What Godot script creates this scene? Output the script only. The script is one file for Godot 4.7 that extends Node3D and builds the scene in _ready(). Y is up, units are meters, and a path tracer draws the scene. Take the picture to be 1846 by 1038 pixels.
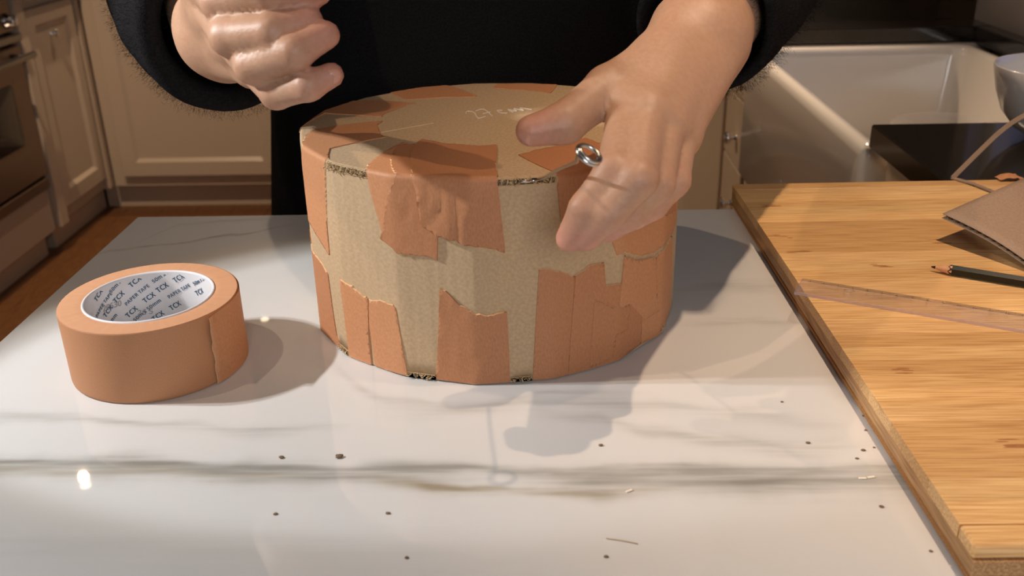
extends Node3D
# A kitchen peninsula: two hands work a wire hook into a taped cardboard drum.
# Metres, y up. The marble top lies at y = 0.9; the camera stands over its near edge.

const TOP := 0.9
const DRUM := Vector3(-0.031, 0.9, -0.677)
const DRUM_R := 0.135
const DRUM_H := 0.1385
const ROLL := Vector3(-0.2572, 0.9, -0.5769)

var rng := RandomNumberGenerator.new()
var wob := FastNoiseLite.new()
var M := {}

# ---------------------------------------------------------------- materials
func mat(col: Color, rough := 0.6, metal := 0.0) -> StandardMaterial3D:
	var m := StandardMaterial3D.new()
	m.albedo_color = col
	m.roughness = rough
	m.metallic = metal
	return m

func noise_tex(size: int, freq: float, octaves: int, dark: Color, light: Color, s: int, stops := [], kind := FastNoiseLite.TYPE_SIMPLEX_SMOOTH) -> NoiseTexture2D:
	var n := FastNoiseLite.new()
	n.noise_type = kind
	n.seed = s
	n.frequency = freq
	n.fractal_octaves = octaves
	var t := NoiseTexture2D.new()
	t.width = size
	t.height = size
	t.seamless = true
	t.noise = n
	var g := Gradient.new()
	g.set_color(0, dark)
	g.set_color(1, light)
	for st in stops:
		g.add_point(st[0], st[1])
	t.color_ramp = g
	return t

func bump_tex(size: int, freq: float, octaves: int, s: int) -> NoiseTexture2D:
	return noise_tex(size, freq, octaves, Color.BLACK, Color.WHITE, s)

func dull(m: StandardMaterial3D) -> StandardMaterial3D:
	m.metallic_specular = 0.15
	return m

func triplanar(m: StandardMaterial3D, tex: Texture2D, scale: Vector3) -> StandardMaterial3D:
	m.albedo_texture = tex
	m.uv1_triplanar = true
	m.uv1_scale = scale
	return m

func relief(m: StandardMaterial3D, tex: Texture2D, cm: float) -> StandardMaterial3D:
	m.heightmap_enabled = true
	m.heightmap_texture = tex
	m.heightmap_scale = cm
	return m

func vein(img: Image, pts: Array, sigma: float, col: Color, strength: float, s: int) -> void:
	# one stone vein on the marble, from left to right, in table metres
	var n := FastNoiseLite.new()
	n.seed = s
	n.frequency = 0.02
	n.fractal_octaves = 4
	var k := 1100.0
	var w := img.get_width()
	var h := img.get_height()
	for x in range(maxi(0, int((pts[0].x + 0.39) * k)), mini(w, int((pts[-1].x + 0.39) * k))):
		var wx := x / k - 0.39
		var i := 0
		while i < pts.size() - 2 and pts[i + 1].x < wx:
			i += 1
		var t: float = clampf((wx - pts[i].x) / (pts[i + 1].x - pts[i].x), 0.0, 1.0)
		t = t * t * (3.0 - 2.0 * t)
		var z: float = lerpf(pts[i].y, pts[i + 1].y, t) + 0.004 * n.get_noise_2d(x * 0.5, 77.0)
		var c := (z + 0.88) * k
		var span: float = sigma * k * (1.0 + 0.7 * n.get_noise_2d(x * 0.6, 900.0))
		var ends: float = clampf((wx - pts[0].x) / 0.05, 0.0, 1.0) * clampf((pts[-1].x - wx) / 0.05, 0.0, 1.0)
		for y in range(maxi(0, int(c - 3.0 * span)), mini(h, int(c + 3.0 * span))):
			var e := (y - c) / span
			var e2: float = e * (1.0 if e < 0.0 else 0.75)
			var a: float = strength * ends * exp(-e2 * e2) * (0.75 + 0.9 * n.get_noise_2d(x * 0.35, y * 5.0))
			if a > 0.004:
				img.set_pixel(x, y, img.get_pixel(x, y).lerp(col, minf(a, 1.0)))

func marble_texture() -> ImageTexture:
	var img := Image.create(1420, 1300, false, Image.FORMAT_RGB8)
	img.fill(Color(0.82, 0.813, 0.805))
	var grey := Color(0.55, 0.54, 0.515)
	var tan_c := Color(0.60, 0.555, 0.48)
	vein(img, [Vector2(-0.437, -0.456), Vector2(-0.307, -0.454), Vector2(-0.260, -0.456), Vector2(-0.210, -0.452), Vector2(-0.162, -0.448), Vector2(-0.114, -0.444), Vector2(-0.077, -0.447), Vector2(-0.021, -0.446)], 0.0068, grey, 0.85, 1)
	vein(img, [Vector2(-0.402, -0.451), Vector2(-0.305, -0.451), Vector2(-0.241, -0.449), Vector2(-0.170, -0.443), Vector2(-0.101, -0.441)], 0.005, tan_c, 0.5, 2)
	vein(img, [Vector2(-0.108, -0.445), Vector2(-0.076, -0.436), Vector2(-0.045, -0.430), Vector2(-0.012, -0.427), Vector2(0.021, -0.426), Vector2(0.051, -0.426), Vector2(0.087, -0.431)], 0.0034, tan_c, 0.85, 3)
	vein(img, [Vector2(-0.103, -0.451), Vector2(-0.052, -0.449), Vector2(-0.003, -0.444), Vector2(0.037, -0.443), Vector2(0.083, -0.445), Vector2(0.133, -0.446), Vector2(0.182, -0.448), Vector2(0.255, -0.449)], 0.0044, grey, 0.75, 4)
	vein(img, [Vector2(-0.021, -0.438), Vector2(0.034, -0.436), Vector2(0.082, -0.437), Vector2(0.130, -0.434), Vector2(0.178, -0.435), Vector2(0.250, -0.437)], 0.0085, grey, 0.75, 5)
	vein(img, [Vector2(-0.009, -0.507), Vector2(0.031, -0.500), Vector2(0.070, -0.485), Vector2(0.107, -0.474), Vector2(0.149, -0.465), Vector2(0.195, -0.469)], 0.0055, grey, 0.36, 6)
	vein(img, [Vector2(-0.409, -0.515), Vector2(-0.335, -0.509), Vector2(-0.281, -0.505), Vector2(-0.226, -0.496), Vector2(-0.166, -0.489), Vector2(-0.110, -0.492)], 0.0045, grey, 0.36, 7)
	vein(img, [Vector2(-0.106, -0.513), Vector2(-0.057, -0.511), Vector2(-0.002, -0.520), Vector2(0.073, -0.516), Vector2(0.122, -0.504), Vector2(0.188, -0.489)], 0.006, grey, 0.26, 8)
	vein(img, [Vector2(-0.403, -0.754), Vector2(-0.377, -0.787), Vector2(-0.333, -0.801), Vector2(-0.278, -0.822), Vector2(-0.222, -0.849)], 0.0022, tan_c, 0.55, 9)
	vein(img, [Vector2(-0.369, -0.803), Vector2(-0.335, -0.854), Vector2(-0.290, -0.864), Vector2(-0.237, -0.869)], 0.003, tan_c, 0.3, 10)
	vein(img, [Vector2(0.103, -0.690), Vector2(0.156, -0.697), Vector2(0.218, -0.700)], 0.006, grey, 0.32, 13)
	vein(img, [Vector2(0.095, -0.629), Vector2(0.148, -0.631), Vector2(0.205, -0.623)], 0.004, grey, 0.34, 14)
	vein(img, [Vector2(-0.156, -0.584), Vector2(-0.094, -0.523), Vector2(-0.037, -0.516), Vector2(0.012, -0.532), Vector2(0.082, -0.526)], 0.004, grey, 0.24, 15)
	vein(img, [Vector2(-0.328, -0.385), Vector2(-0.214, -0.382), Vector2(-0.103, -0.385), Vector2(-0.019, -0.378)], 0.012, grey, 0.07, 16)
	return ImageTexture.create_from_image(img)

func make_materials() -> void:
	# kraft papers
	M.board_paper = relief(triplanar(mat(Color(0.96, 0.955, 0.95), 0.85), noise_tex(512, 0.05, 5, Color(0.71, 0.595, 0.46), Color(0.81, 0.70, 0.56), 3), Vector3(14, 14, 14)), bump_tex(256, 0.2, 3, 4), 0.0015)
	M.board_paper.detail_enabled = false
	M.tape_paper = relief(triplanar(mat(Color(0.98, 0.95, 0.93), 0.62), noise_tex(512, 0.06, 5, Color(0.73, 0.515, 0.36), Color(0.82, 0.605, 0.44), 5), Vector3(16, 10, 16)), bump_tex(256, 0.2, 4, 6), 0.002)
	M.tape_paper_dark = relief(triplanar(mat(Color(0.95, 0.91, 0.88), 0.62), noise_tex(512, 0.06, 5, Color(0.69, 0.48, 0.335), Color(0.79, 0.57, 0.41), 7), Vector3(20, 9, 20)), bump_tex(256, 0.2, 4, 6), 0.0025)
	M.offcut_paper = relief(triplanar(mat(Color(0.95, 0.95, 0.95), 0.85), noise_tex(512, 0.05, 5, Color(0.56, 0.46, 0.385), Color(0.65, 0.55, 0.465), 13), Vector3(12, 12, 12)), bump_tex(256, 0.2, 3, 14), 0.002)
	M.torn = mat(Color(0.83, 0.66, 0.49), 0.9)
	M.flute = mat(Color(0.72, 0.61, 0.46), 0.9)
	M.crumb = mat(Color(0.45, 0.36, 0.28), 0.9)
	M.chalk = mat(Color(0.88, 0.84, 0.78), 0.9)
	M.pencil_line = mat(Color(0.80, 0.69, 0.54), 0.9)
	M.winding = triplanar(mat(Color(1, 0.97, 0.94), 0.7), noise_tex(512, 0.09, 4, Color(0.68, 0.485, 0.35), Color(0.76, 0.56, 0.41), 9), Vector3(22, 22, 22))
	var rings := mat(Color(1, 0.98, 0.96), 0.75)
	rings.albedo_texture = noise_tex(512, 0.05, 4, Color(0.68, 0.48, 0.35), Color(0.88, 0.69, 0.54), 10)
	rings.uv1_scale = Vector3(2, 60, 1)
	M.winding_edge = rings
	M.core = mat(Color(0.83, 0.82, 0.83), 0.45)
	M.core_ink = mat(Color(0.20, 0.33, 0.42), 0.5)
	M.stamp_ink = mat(Color(0.62, 0.60, 0.60), 0.5)
	# stone
	M.marble = mat(Color(1, 1, 1), 0.02)
	M.marble.albedo_texture = marble_texture()
	M.granite = triplanar(mat(Color(1, 1, 1), 0.09), noise_tex(256, 0.12, 4, Color(0.09, 0.082, 0.08), Color(0.16, 0.142, 0.135), 12), Vector3(8, 8, 8))
	# timber
	var grains := [[0.35, Color(0.81, 0.635, 0.43)], [0.62, Color(0.87, 0.71, 0.50)]]
	M.bamboo = []
	for k in 5:
		var tone: float = [1.0, 0.955, 1.03, 0.915, 0.98][k]
		var b := triplanar(mat(Color(tone, tone * [1.0, 0.985, 1.0, 0.97, 1.01][k], tone * [1.0, 0.95, 0.98, 0.92, 1.0][k]), 0.5), noise_tex(512, 0.03, 5, Color(0.70, 0.52, 0.32), Color(0.91, 0.765, 0.56), 20 + k, grains), Vector3(1.1, 34, 34))
		b.uv1_offset = Vector3(0.37 * k, 0.21 * k, 0.13 * k)
		M.bamboo.append(b)
	M.bamboo_core = triplanar(mat(Color(0.97, 0.94, 0.90), 0.6), noise_tex(512, 0.03, 5, Color(0.55, 0.40, 0.26), Color(0.84, 0.69, 0.50), 30), Vector3(34, 34, 1.5))
	M.bamboo_end = triplanar(mat(Color(0.92, 0.86, 0.80), 0.75), noise_tex(256, 0.2, 3, Color(0.50, 0.34, 0.18), Color(0.84, 0.66, 0.42), 31), Vector3(20, 20, 20))
	M.bamboo_knot = triplanar(mat(Color(0.90, 0.80, 0.72), 0.55), noise_tex(256, 0.08, 4, Color(0.60, 0.44, 0.29), Color(0.76, 0.59, 0.41), 32), Vector3(8, 40, 40))
	M.floor = triplanar(mat(Color(1, 1, 1), 0.4), noise_tex(512, 0.03, 5, Color(0.32, 0.20, 0.11), Color(0.52, 0.35, 0.20), 33), Vector3(12, 12, 1.0))
	M.pencil_wood = triplanar(mat(Color(1, 1, 1), 0.7), noise_tex(128, 0.1, 3, Color(0.78, 0.55, 0.40), Color(0.90, 0.69, 0.53), 34), Vector3(20, 100, 100))
	# kitchen
	M.cabinet = relief(mat(Color(0.79, 0.72, 0.63), 0.38), bump_tex(128, 0.05, 2, 40), 0.004)
	M.steel = mat(Color(0.62, 0.60, 0.58), 0.28, 1.0)
	M.bronze_steel = mat(Color(0.56, 0.49, 0.43), 0.35, 0.85)
	M.chrome = mat(Color(0.88, 0.88, 0.90), 0.06, 1.0)
	M.wire = mat(Color(0.80, 0.79, 0.77), 0.22, 1.0)
	M.oven_glass = mat(Color(0.05, 0.045, 0.045), 0.1)
	M.ceramic = mat(Color(0.86, 0.84, 0.81), 0.12)
	M.china = mat(Color(0.90, 0.885, 0.87), 0.14)
	M.wall_paint = mat(Color(0.74, 0.68, 0.60), 0.7)
	M.wall_gloss = mat(Color(0.62, 0.59, 0.57), 0.16)
	M.ceiling = mat(Color(0.84, 0.81, 0.77), 0.8)
	M.clear = mat(Color(0.93, 0.94, 0.96, 0.07), 0.06)
	M.clear.transparency = BaseMaterial3D.TRANSPARENCY_ALPHA
	M.plastic = mat(Color(0.88, 0.86, 0.92, 0.05), 0.06)
	M.plastic.transparency = BaseMaterial3D.TRANSPARENCY_ALPHA
	M.plastic_edge = mat(Color(0.74, 0.66, 0.70, 0.5), 0.3)
	M.plastic_edge.transparency = BaseMaterial3D.TRANSPARENCY_ALPHA
	M.window_pane = mat(Color(0.9, 0.93, 0.96, 0.05), 0.03)
	M.window_pane.transparency = BaseMaterial3D.TRANSPARENCY_ALPHA
	M.white_paint = mat(Color(0.86, 0.84, 0.81), 0.4)
	M.ink = mat(Color(0.22, 0.16, 0.10), 0.6)
	M.pencil_green = mat(Color(0.025, 0.075, 0.06), 0.22)
	M.gold = mat(Color(0.62, 0.50, 0.22), 0.35, 0.6)
	M.white_print = mat(Color(0.72, 0.74, 0.72), 0.5)
	M.graphite = mat(Color(0.10, 0.09, 0.09), 0.5)
	# person
	var skin := mat(Color(1, 1, 1), 0.5)
	skin.vertex_color_use_as_albedo = true
	skin.albedo_texture = noise_tex(256, 0.06, 4, Color(0.93, 0.90, 0.88), Color(1, 1, 1), 50)
	skin.uv1_triplanar = true
	skin.uv1_scale = Vector3(14, 14, 14)
	skin.subsurf_scatter_enabled = true
	skin.subsurf_scatter_strength = 0.12
	relief(skin, bump_tex(256, 0.12, 3, 51), 0.012)
	M.skin = skin
	M.nail = mat(Color(0.80, 0.57, 0.49), 0.3)
	M.wool = dull(relief(triplanar(mat(Color(1, 1, 1), 0.95), noise_tex(256, 0.1, 4, Color(0.07, 0.068, 0.072), Color(0.15, 0.146, 0.152), 52), Vector3(16, 16, 16)), bump_tex(256, 0.22, 3, 53), 0.05))
	M.fuzz = dull(mat(Color(0.06, 0.058, 0.06), 0.95))
	M.trousers = mat(Color(0.05, 0.05, 0.06), 0.9)
	M.hair = mat(Color(0.10, 0.065, 0.045), 0.5)
	M.shoe = mat(Color(0.08, 0.07, 0.07), 0.6)

# ---------------------------------------------------------------- mesh helpers
func surf(flat := false) -> SurfaceTool:
	var st := SurfaceTool.new()
	st.begin(Mesh.PRIMITIVE_TRIANGLES)
	st.set_smooth_group(-1 if flat else 0)
	return st

func tri(st: SurfaceTool, a: Vector3, b: Vector3, c: Vector3, outward: Vector3) -> void:
	if (b - a).cross(c - a).dot(outward) > 0.0:
		st.add_vertex(a); st.add_vertex(c); st.add_vertex(b)
	else:
		st.add_vertex(a); st.add_vertex(b); st.add_vertex(c)

func quad(st: SurfaceTool, a: Vector3, b: Vector3, c: Vector3, d: Vector3, outward: Vector3) -> void:
	tri(st, a, b, c, outward)
	tri(st, a, c, d, outward)

func box(st: SurfaceTool, centre: Vector3, size: Vector3, ch := 0.002, turn := Basis.IDENTITY) -> void:
	# a box with chamfered edges
	var h := size / 2.0
	ch = minf(ch, minf(h.x, minf(h.y, h.z)) * 0.6)
	var p := func(sx: int, sy: int, sz: int, axis: int) -> Vector3:
		var v := Vector3(sx * (h.x - (0.0 if axis == 0 else ch)), sy * (h.y - (0.0 if axis == 1 else ch)), sz * (h.z - (0.0 if axis == 2 else ch)))
		return centre + turn * v
	for s in [-1, 1]:
		quad(st, p.call(s, -1, -1, 0), p.call(s, 1, -1, 0), p.call(s, 1, 1, 0), p.call(s, -1, 1, 0), turn * Vector3(s, 0, 0))
		quad(st, p.call(-1, s, -1, 1), p.call(1, s, -1, 1), p.call(1, s, 1, 1), p.call(-1, s, 1, 1), turn * Vector3(0, s, 0))
		quad(st, p.call(-1, -1, s, 2), p.call(1, -1, s, 2), p.call(1, 1, s, 2), p.call(-1, 1, s, 2), turn * Vector3(0, 0, s))
		for s2 in [-1, 1]:
			quad(st, p.call(s, s2, -1, 0), p.call(s, s2, 1, 0), p.call(s, s2, 1, 1), p.call(s, s2, -1, 1), turn * Vector3(s, s2, 0))
			quad(st, p.call(s, -1, s2, 0), p.call(s, 1, s2, 0), p.call(s, 1, s2, 2), p.call(s, -1, s2, 2), turn * Vector3(s, 0, s2))
			quad(st, p.call(-1, s, s2, 1), p.call(1, s, s2, 1), p.call(1, s, s2, 2), p.call(-1, s, s2, 2), turn * Vector3(0, s, s2))
			for s3 in [-1, 1]:
				tri(st, p.call(s, s2, s3, 0), p.call(s, s2, s3, 1), p.call(s, s2, s3, 2), turn * Vector3(s, s2, s3))

func loft(st: SurfaceTool, rings: Array, closed := true, uv := false) -> void:
	# rings run round from x to z (seen along the profile as in lathe) and follow the profile upwards outside
	for j in rings.size() - 1:
		var a: PackedVector3Array = rings[j]
		var b: PackedVector3Array = rings[j + 1]
		var n := a.size()
		for i in (n if closed else n - 1):
			var k := (i + 1) % n
			var vs := [a[i], a[k], b[i], a[k], b[k], b[i]]
			var us := [Vector2(i, j), Vector2(i + 1, j), Vector2(i, j + 1), Vector2(i + 1, j), Vector2(i + 1, j + 1), Vector2(i, j + 1)]
			for q in 6:
				if uv:
					st.set_uv(Vector2(us[q].x / n, us[q].y / (rings.size() - 1)))
				st.add_vertex(vs[q])

func cap(st: SurfaceTool, ring: PackedVector3Array, outward: Vector3) -> void:
	var c := Vector3.ZERO
	for p in ring:
		c += p / ring.size()
	for i in ring.size():
		tri(st, c, ring[i], ring[(i + 1) % ring.size()], outward)

func circle(c: Vector3, r: float, n := 48) -> PackedVector3Array:
	var out := PackedVector3Array()
	for i in n:
		var a := TAU * i / n
		out.append(c + Vector3(cos(a) * r, 0, sin(a) * r))
	return out

func lathe(st: SurfaceTool, profile: Array, c := Vector3.ZERO, n := 64, uv := false) -> void:
	var rings := []
	for p in profile:
		rings.append(circle(c + Vector3(0, p.y, 0), p.x, n))
	loft(st, rings, true, uv)

func rounded(c: Vector3, hx: float, hz: float, r: float, n := 6) -> PackedVector3Array:
	var out := PackedVector3Array()
	for q in 4:
		var s: Vector2 = [Vector2(1, 1), Vector2(-1, 1), Vector2(-1, -1), Vector2(1, -1)][q]
		for i in n + 1:
			var a := PI / 2 * (q + float(i) / n)
			out.append(c + Vector3(s.x * (hx - r) + cos(a) * r, 0, s.y * (hz - r) + sin(a) * r))
	return out

func tube(st: SurfaceTool, path: Array, radii: Array, n := 12, caps := true) -> void:
	var rings := []
	var e1 := Vector3.ZERO
	for i in path.size():
		var d: Vector3 = (path[mini(i + 1, path.size() - 1)] - path[maxi(i - 1, 0)]).normalized()
		if e1 == Vector3.ZERO:
			e1 = d.cross(Vector3.UP if absf(d.y) < 0.9 else Vector3.RIGHT).normalized()
		e1 = (e1 - d * e1.dot(d)).normalized()
		var e2 := e1.cross(d)
		var r: float = radii[mini(i, radii.size() - 1)]
		var ring := PackedVector3Array()
		for k in n:
			var a := TAU * k / n
			ring.append(path[i] + (e1 * cos(a) + e2 * sin(a)) * r)
		rings.append(ring)
	loft(st, rings)
	if caps:
		cap(st, rings[0], path[0] - path[1])
		cap(st, rings[-1], path[-1] - path[-2])

func smooth_path(pts: Array, steps := 8) -> Array:
	var out := []
	for i in pts.size() - 1:
		var p0: Vector3 = pts[maxi(i - 1, 0)]
		var p1: Vector3 = pts[i]
		var p2: Vector3 = pts[i + 1]
		var p3: Vector3 = pts[mini(i + 2, pts.size() - 1)]
		for k in steps:
			out.append(p1.cubic_interpolate(p2, p0, p3, float(k) / steps))
	out.append(pts[-1])
	return out

func ellipsoid(st: SurfaceTool, c: Vector3, b: Basis, n := 12) -> void:
	var rings := []
	for j in n + 1:
		var t := PI * (j / float(n) - 0.5)
		var ring := PackedVector3Array()
		for i in n * 2:
			var a := TAU * i / (n * 2)
			ring.append(c + b * Vector3(cos(a) * cos(t), sin(t), sin(a) * cos(t)))
		rings.append(ring)
	loft(st, rings)

# ---------------------------------------------------------------- scene helpers
var taken := {}
func numbered(called: String) -> String:
	var n: int = taken.get(called, 0)
	taken[called] = n + 1
	return called if n == 0 else "%s_%03d" % [called, n]

func tag(o: Node3D, label: String, category: String, group := "") -> void:
	o.set_meta("label", label)
	o.set_meta("category", category)
	if group:
		o.set_meta("group", group)

func thing(called: String, label: String, category: String, at := Vector3.ZERO, group := "") -> Node3D:
	var o := Node3D.new()
	o.name = numbered(called)
	o.position = at
	add_child(o, true)
	tag(o, label, category, group)
	return o

func put(called: String, mesh: Mesh, m: Material, parent: Node3D = null) -> MeshInstance3D:
	var o := MeshInstance3D.new()
	o.name = called if parent else numbered(called)
	o.mesh = mesh
	o.material_override = m
	if parent:
		o.position = -parent.position if parent.get_parent() == self else Vector3.ZERO
		parent.add_child(o, true)
	else:
		add_child(o, true)
	return o

func obj(called: String, st: SurfaceTool, m: Material, parent: Node3D = null, normals := true) -> MeshInstance3D:
	if normals:
		st.generate_normals()
	return put(called, st.commit(), m, parent)

func block(called: String, centre: Vector3, size: Vector3, m: Material, parent: Node3D = null, ch := 0.002) -> MeshInstance3D:
	var st := surf(true)
	box(st, centre, size, ch)
	return obj(called, st, m, parent)

func struct(called: String, centre: Vector3, size: Vector3, m: Material) -> MeshInstance3D:
	var o := block(called, centre, size, m, null, 0.001)
	o.set_meta("kind", "structure")
	return o

# ---------------------------------------------------------------- bodies: a field of tapered capsules, meshed as surface nets
func body_mesh(st: SurfaceTool, groups: Array, cell: float, colour: Callable, k2 := 600.0) -> PackedVector3Array:
	var lo := Vector3(1e9, 1e9, 1e9)
	var hi := -lo
	for g in groups:
		for b in g.bones:
			for e in 2:
				var r: float = b[2 + e] + cell * 3.0
				lo = lo.min(b[e] - Vector3.ONE * r)
				hi = hi.max(b[e] + Vector3.ONE * r)
	var nx := int((hi.x - lo.x) / cell) + 2
	var ny := int((hi.y - lo.y) / cell) + 2
	var nz := int((hi.z - lo.z) / cell) + 2
	var nxy := nx * ny
	var total := PackedFloat32Array()
	total.resize(nxy * nz)
	for g in groups:
		var k: float = g.k
		var acc := PackedFloat32Array()
		acc.resize(nxy * nz)
		var touched := {}
		for b in g.bones:
			var pa: Vector3 = b[0]
			var pb: Vector3 = b[1]
			var ra: float = b[2]
			var rb: float = b[3]
			var reach := maxf(ra, rb) + maxf(cell * 2.0, 5.0 / k)
			var blo: Vector3 = (pa.min(pb) - Vector3.ONE * reach - lo) / cell
			var bhi: Vector3 = (pa.max(pb) + Vector3.ONE * reach - lo) / cell
			var ab := pb - pa
			var inv := 1.0 / maxf(ab.length_squared(), 1e-9)
			for z in range(maxi(0, int(blo.z)), mini(nz, int(bhi.z) + 2)):
				for y in range(maxi(0, int(blo.y)), mini(ny, int(bhi.y) + 2)):
					var row := z * nxy + y * nx
					touched[row] = true
					for x in range(maxi(0, int(blo.x)), mini(nx, int(bhi.x) + 2)):
						var p := lo + Vector3(x, y, z) * cell - pa
						var t: float = clampf(p.dot(ab) * inv, 0.0, 1.0)
						var d: float = (p - ab * t).length() - (ra + (rb - ra) * t)
						if d < reach:
							acc[row + x] += exp(-k * d)
		for row in touched:
			for x in nx:
				var a := acc[row + x]
				if a > 0.0:
					total[row + x] += exp(k2 * log(a) / k) if a < 1e9 else 1e12
	var f := PackedFloat32Array()
	f.resize(total.size())
	var far := cell * 3.0
	for i in total.size():
		var v := total[i]
		f[i] = far if v <= 0.0 else clampf(-log(v) / k2, -far, far)
	var ids := {}
	var verts := PackedVector3Array()
	var norms := PackedVector3Array()
	var corners := [0, 1, nx, nx + 1, nxy, nxy + 1, nxy + nx, nxy + nx + 1]
	for z in nz - 1:
		for y in ny - 1:
			var row := z * nxy + y * nx
			for x in nx - 1:
				var i := row + x
				var f0 := f[i]
				if f0 > cell * 2.0 or f0 < -cell * 2.0:
					continue
				var m := 0
				for c in 8:
					if f[i + corners[c]] < 0.0:
						m |= 1 << c
				if m == 0 or m == 255:
					continue
				var sum := Vector3.ZERO
				var cnt := 0
				for e in [[0, 1], [2, 3], [4, 5], [6, 7], [0, 2], [1, 3], [4, 6], [5, 7], [0, 4], [1, 5], [2, 6], [3, 7]]:
					var fa := f[i + corners[e[0]]]
					var fb := f[i + corners[e[1]]]
					if (fa < 0.0) != (fb < 0.0):
						var t := fa / (fa - fb)
						var ca := Vector3(e[0] & 1, (e[0] >> 1) & 1, e[0] >> 2)
						var cb := Vector3(e[1] & 1, (e[1] >> 1) & 1, e[1] >> 2)
						sum += ca.lerp(cb, t)
						cnt += 1
				ids[i] = verts.size()
				verts.append(lo + (Vector3(x, y, z) + sum / cnt) * cell)
				var c8 := []
				for c in 8:
					c8.append(f[i + corners[c]])
				norms.append(Vector3(c8[1] + c8[3] + c8[5] + c8[7] - c8[0] - c8[2] - c8[4] - c8[6], c8[2] + c8[3] + c8[6] + c8[7] - c8[0] - c8[1] - c8[4] - c8[5], c8[4] + c8[5] + c8[6] + c8[7] - c8[0] - c8[1] - c8[2] - c8[3]).normalized())
	var steps := [1, nx, nxy]
	for i in ids:
		for ax in 3:
			var j: int = i + steps[ax]
			if (f[i] < 0.0) == (f[j] < 0.0):
				continue
			var u: int = steps[(ax + 1) % 3]
			var w: int = steps[(ax + 2) % 3]
			if not (ids.has(i - u) and ids.has(i - w) and ids.has(i - u - w)):
				continue
			var q := [ids[i], ids[i - u], ids[i - u - w], ids[i - w]]
			var order := [0, 1, 2, 0, 2, 3] if f[i] > 0.0 else [0, 2, 1, 0, 3, 2]
			for o in order:
				var v: int = q[o]
				st.set_normal(norms[v])
				st.set_color(colour.call(verts[v]))
				st.add_vertex(verts[v])
	return verts

# ---------------------------------------------------------------- the cardboard drum
func drum_r(theta: float) -> float:
	var w := TAU / 17.0
	var a := fposmod(theta + 0.05, w) - w / 2.0
	return DRUM_R * lerpf(1.0, cos(w / 2.0) / cos(a), 0.75) + 0.0012

func drum_point(s: float, v: float, off: float, dent := 0.0) -> Vector3:
	# s: millimetres round the side from the front, v: millimetres below the rim (negative: inwards over the lid)
	var theta := s / 135.0
	var r := drum_r(theta)
	var rf := 0.0022
	var c := rf * PI / 4.0
	var q := v / 1000.0
	var rad: float
	var y: float
	if q < -c:
		rad = maxf(r - rf + q + c, 0.0)
		y = DRUM_H + off
	elif q < c:
		var a := (q + c) / (2.0 * c) * PI / 2.0
		rad = r - rf + (rf + off) * sin(a)
		y = DRUM_H - rf + (rf + off) * cos(a)
	else:
		rad = r + off
		y = DRUM_H - rf - (q - c)
	y = maxf(y, 0.0008)
	rad -= dent
	return DRUM + Vector3(sin(theta) * rad, y, cos(theta) * rad)

var gaps := []
func gap_depth(s: float, v: float) -> float:
	var w := wrapf(s, -424.115, 424.115)
	for g in gaps:
		if w > g.x and w < g.y and absf(v - g.z) < 1.92:
			return 0.0042
	return 0.0

func flute_dent(s: float) -> float:
	return 0.00009 * sin(s / 7.6 * TAU + 1.5 * wob.get_noise_2d(s, 90.0)) * (0.6 + wob.get_noise_2d(s * 1.5, 40.0)) + 0.00026 * wob.get_noise_2d(s * 4.0, 3.0)

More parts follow.
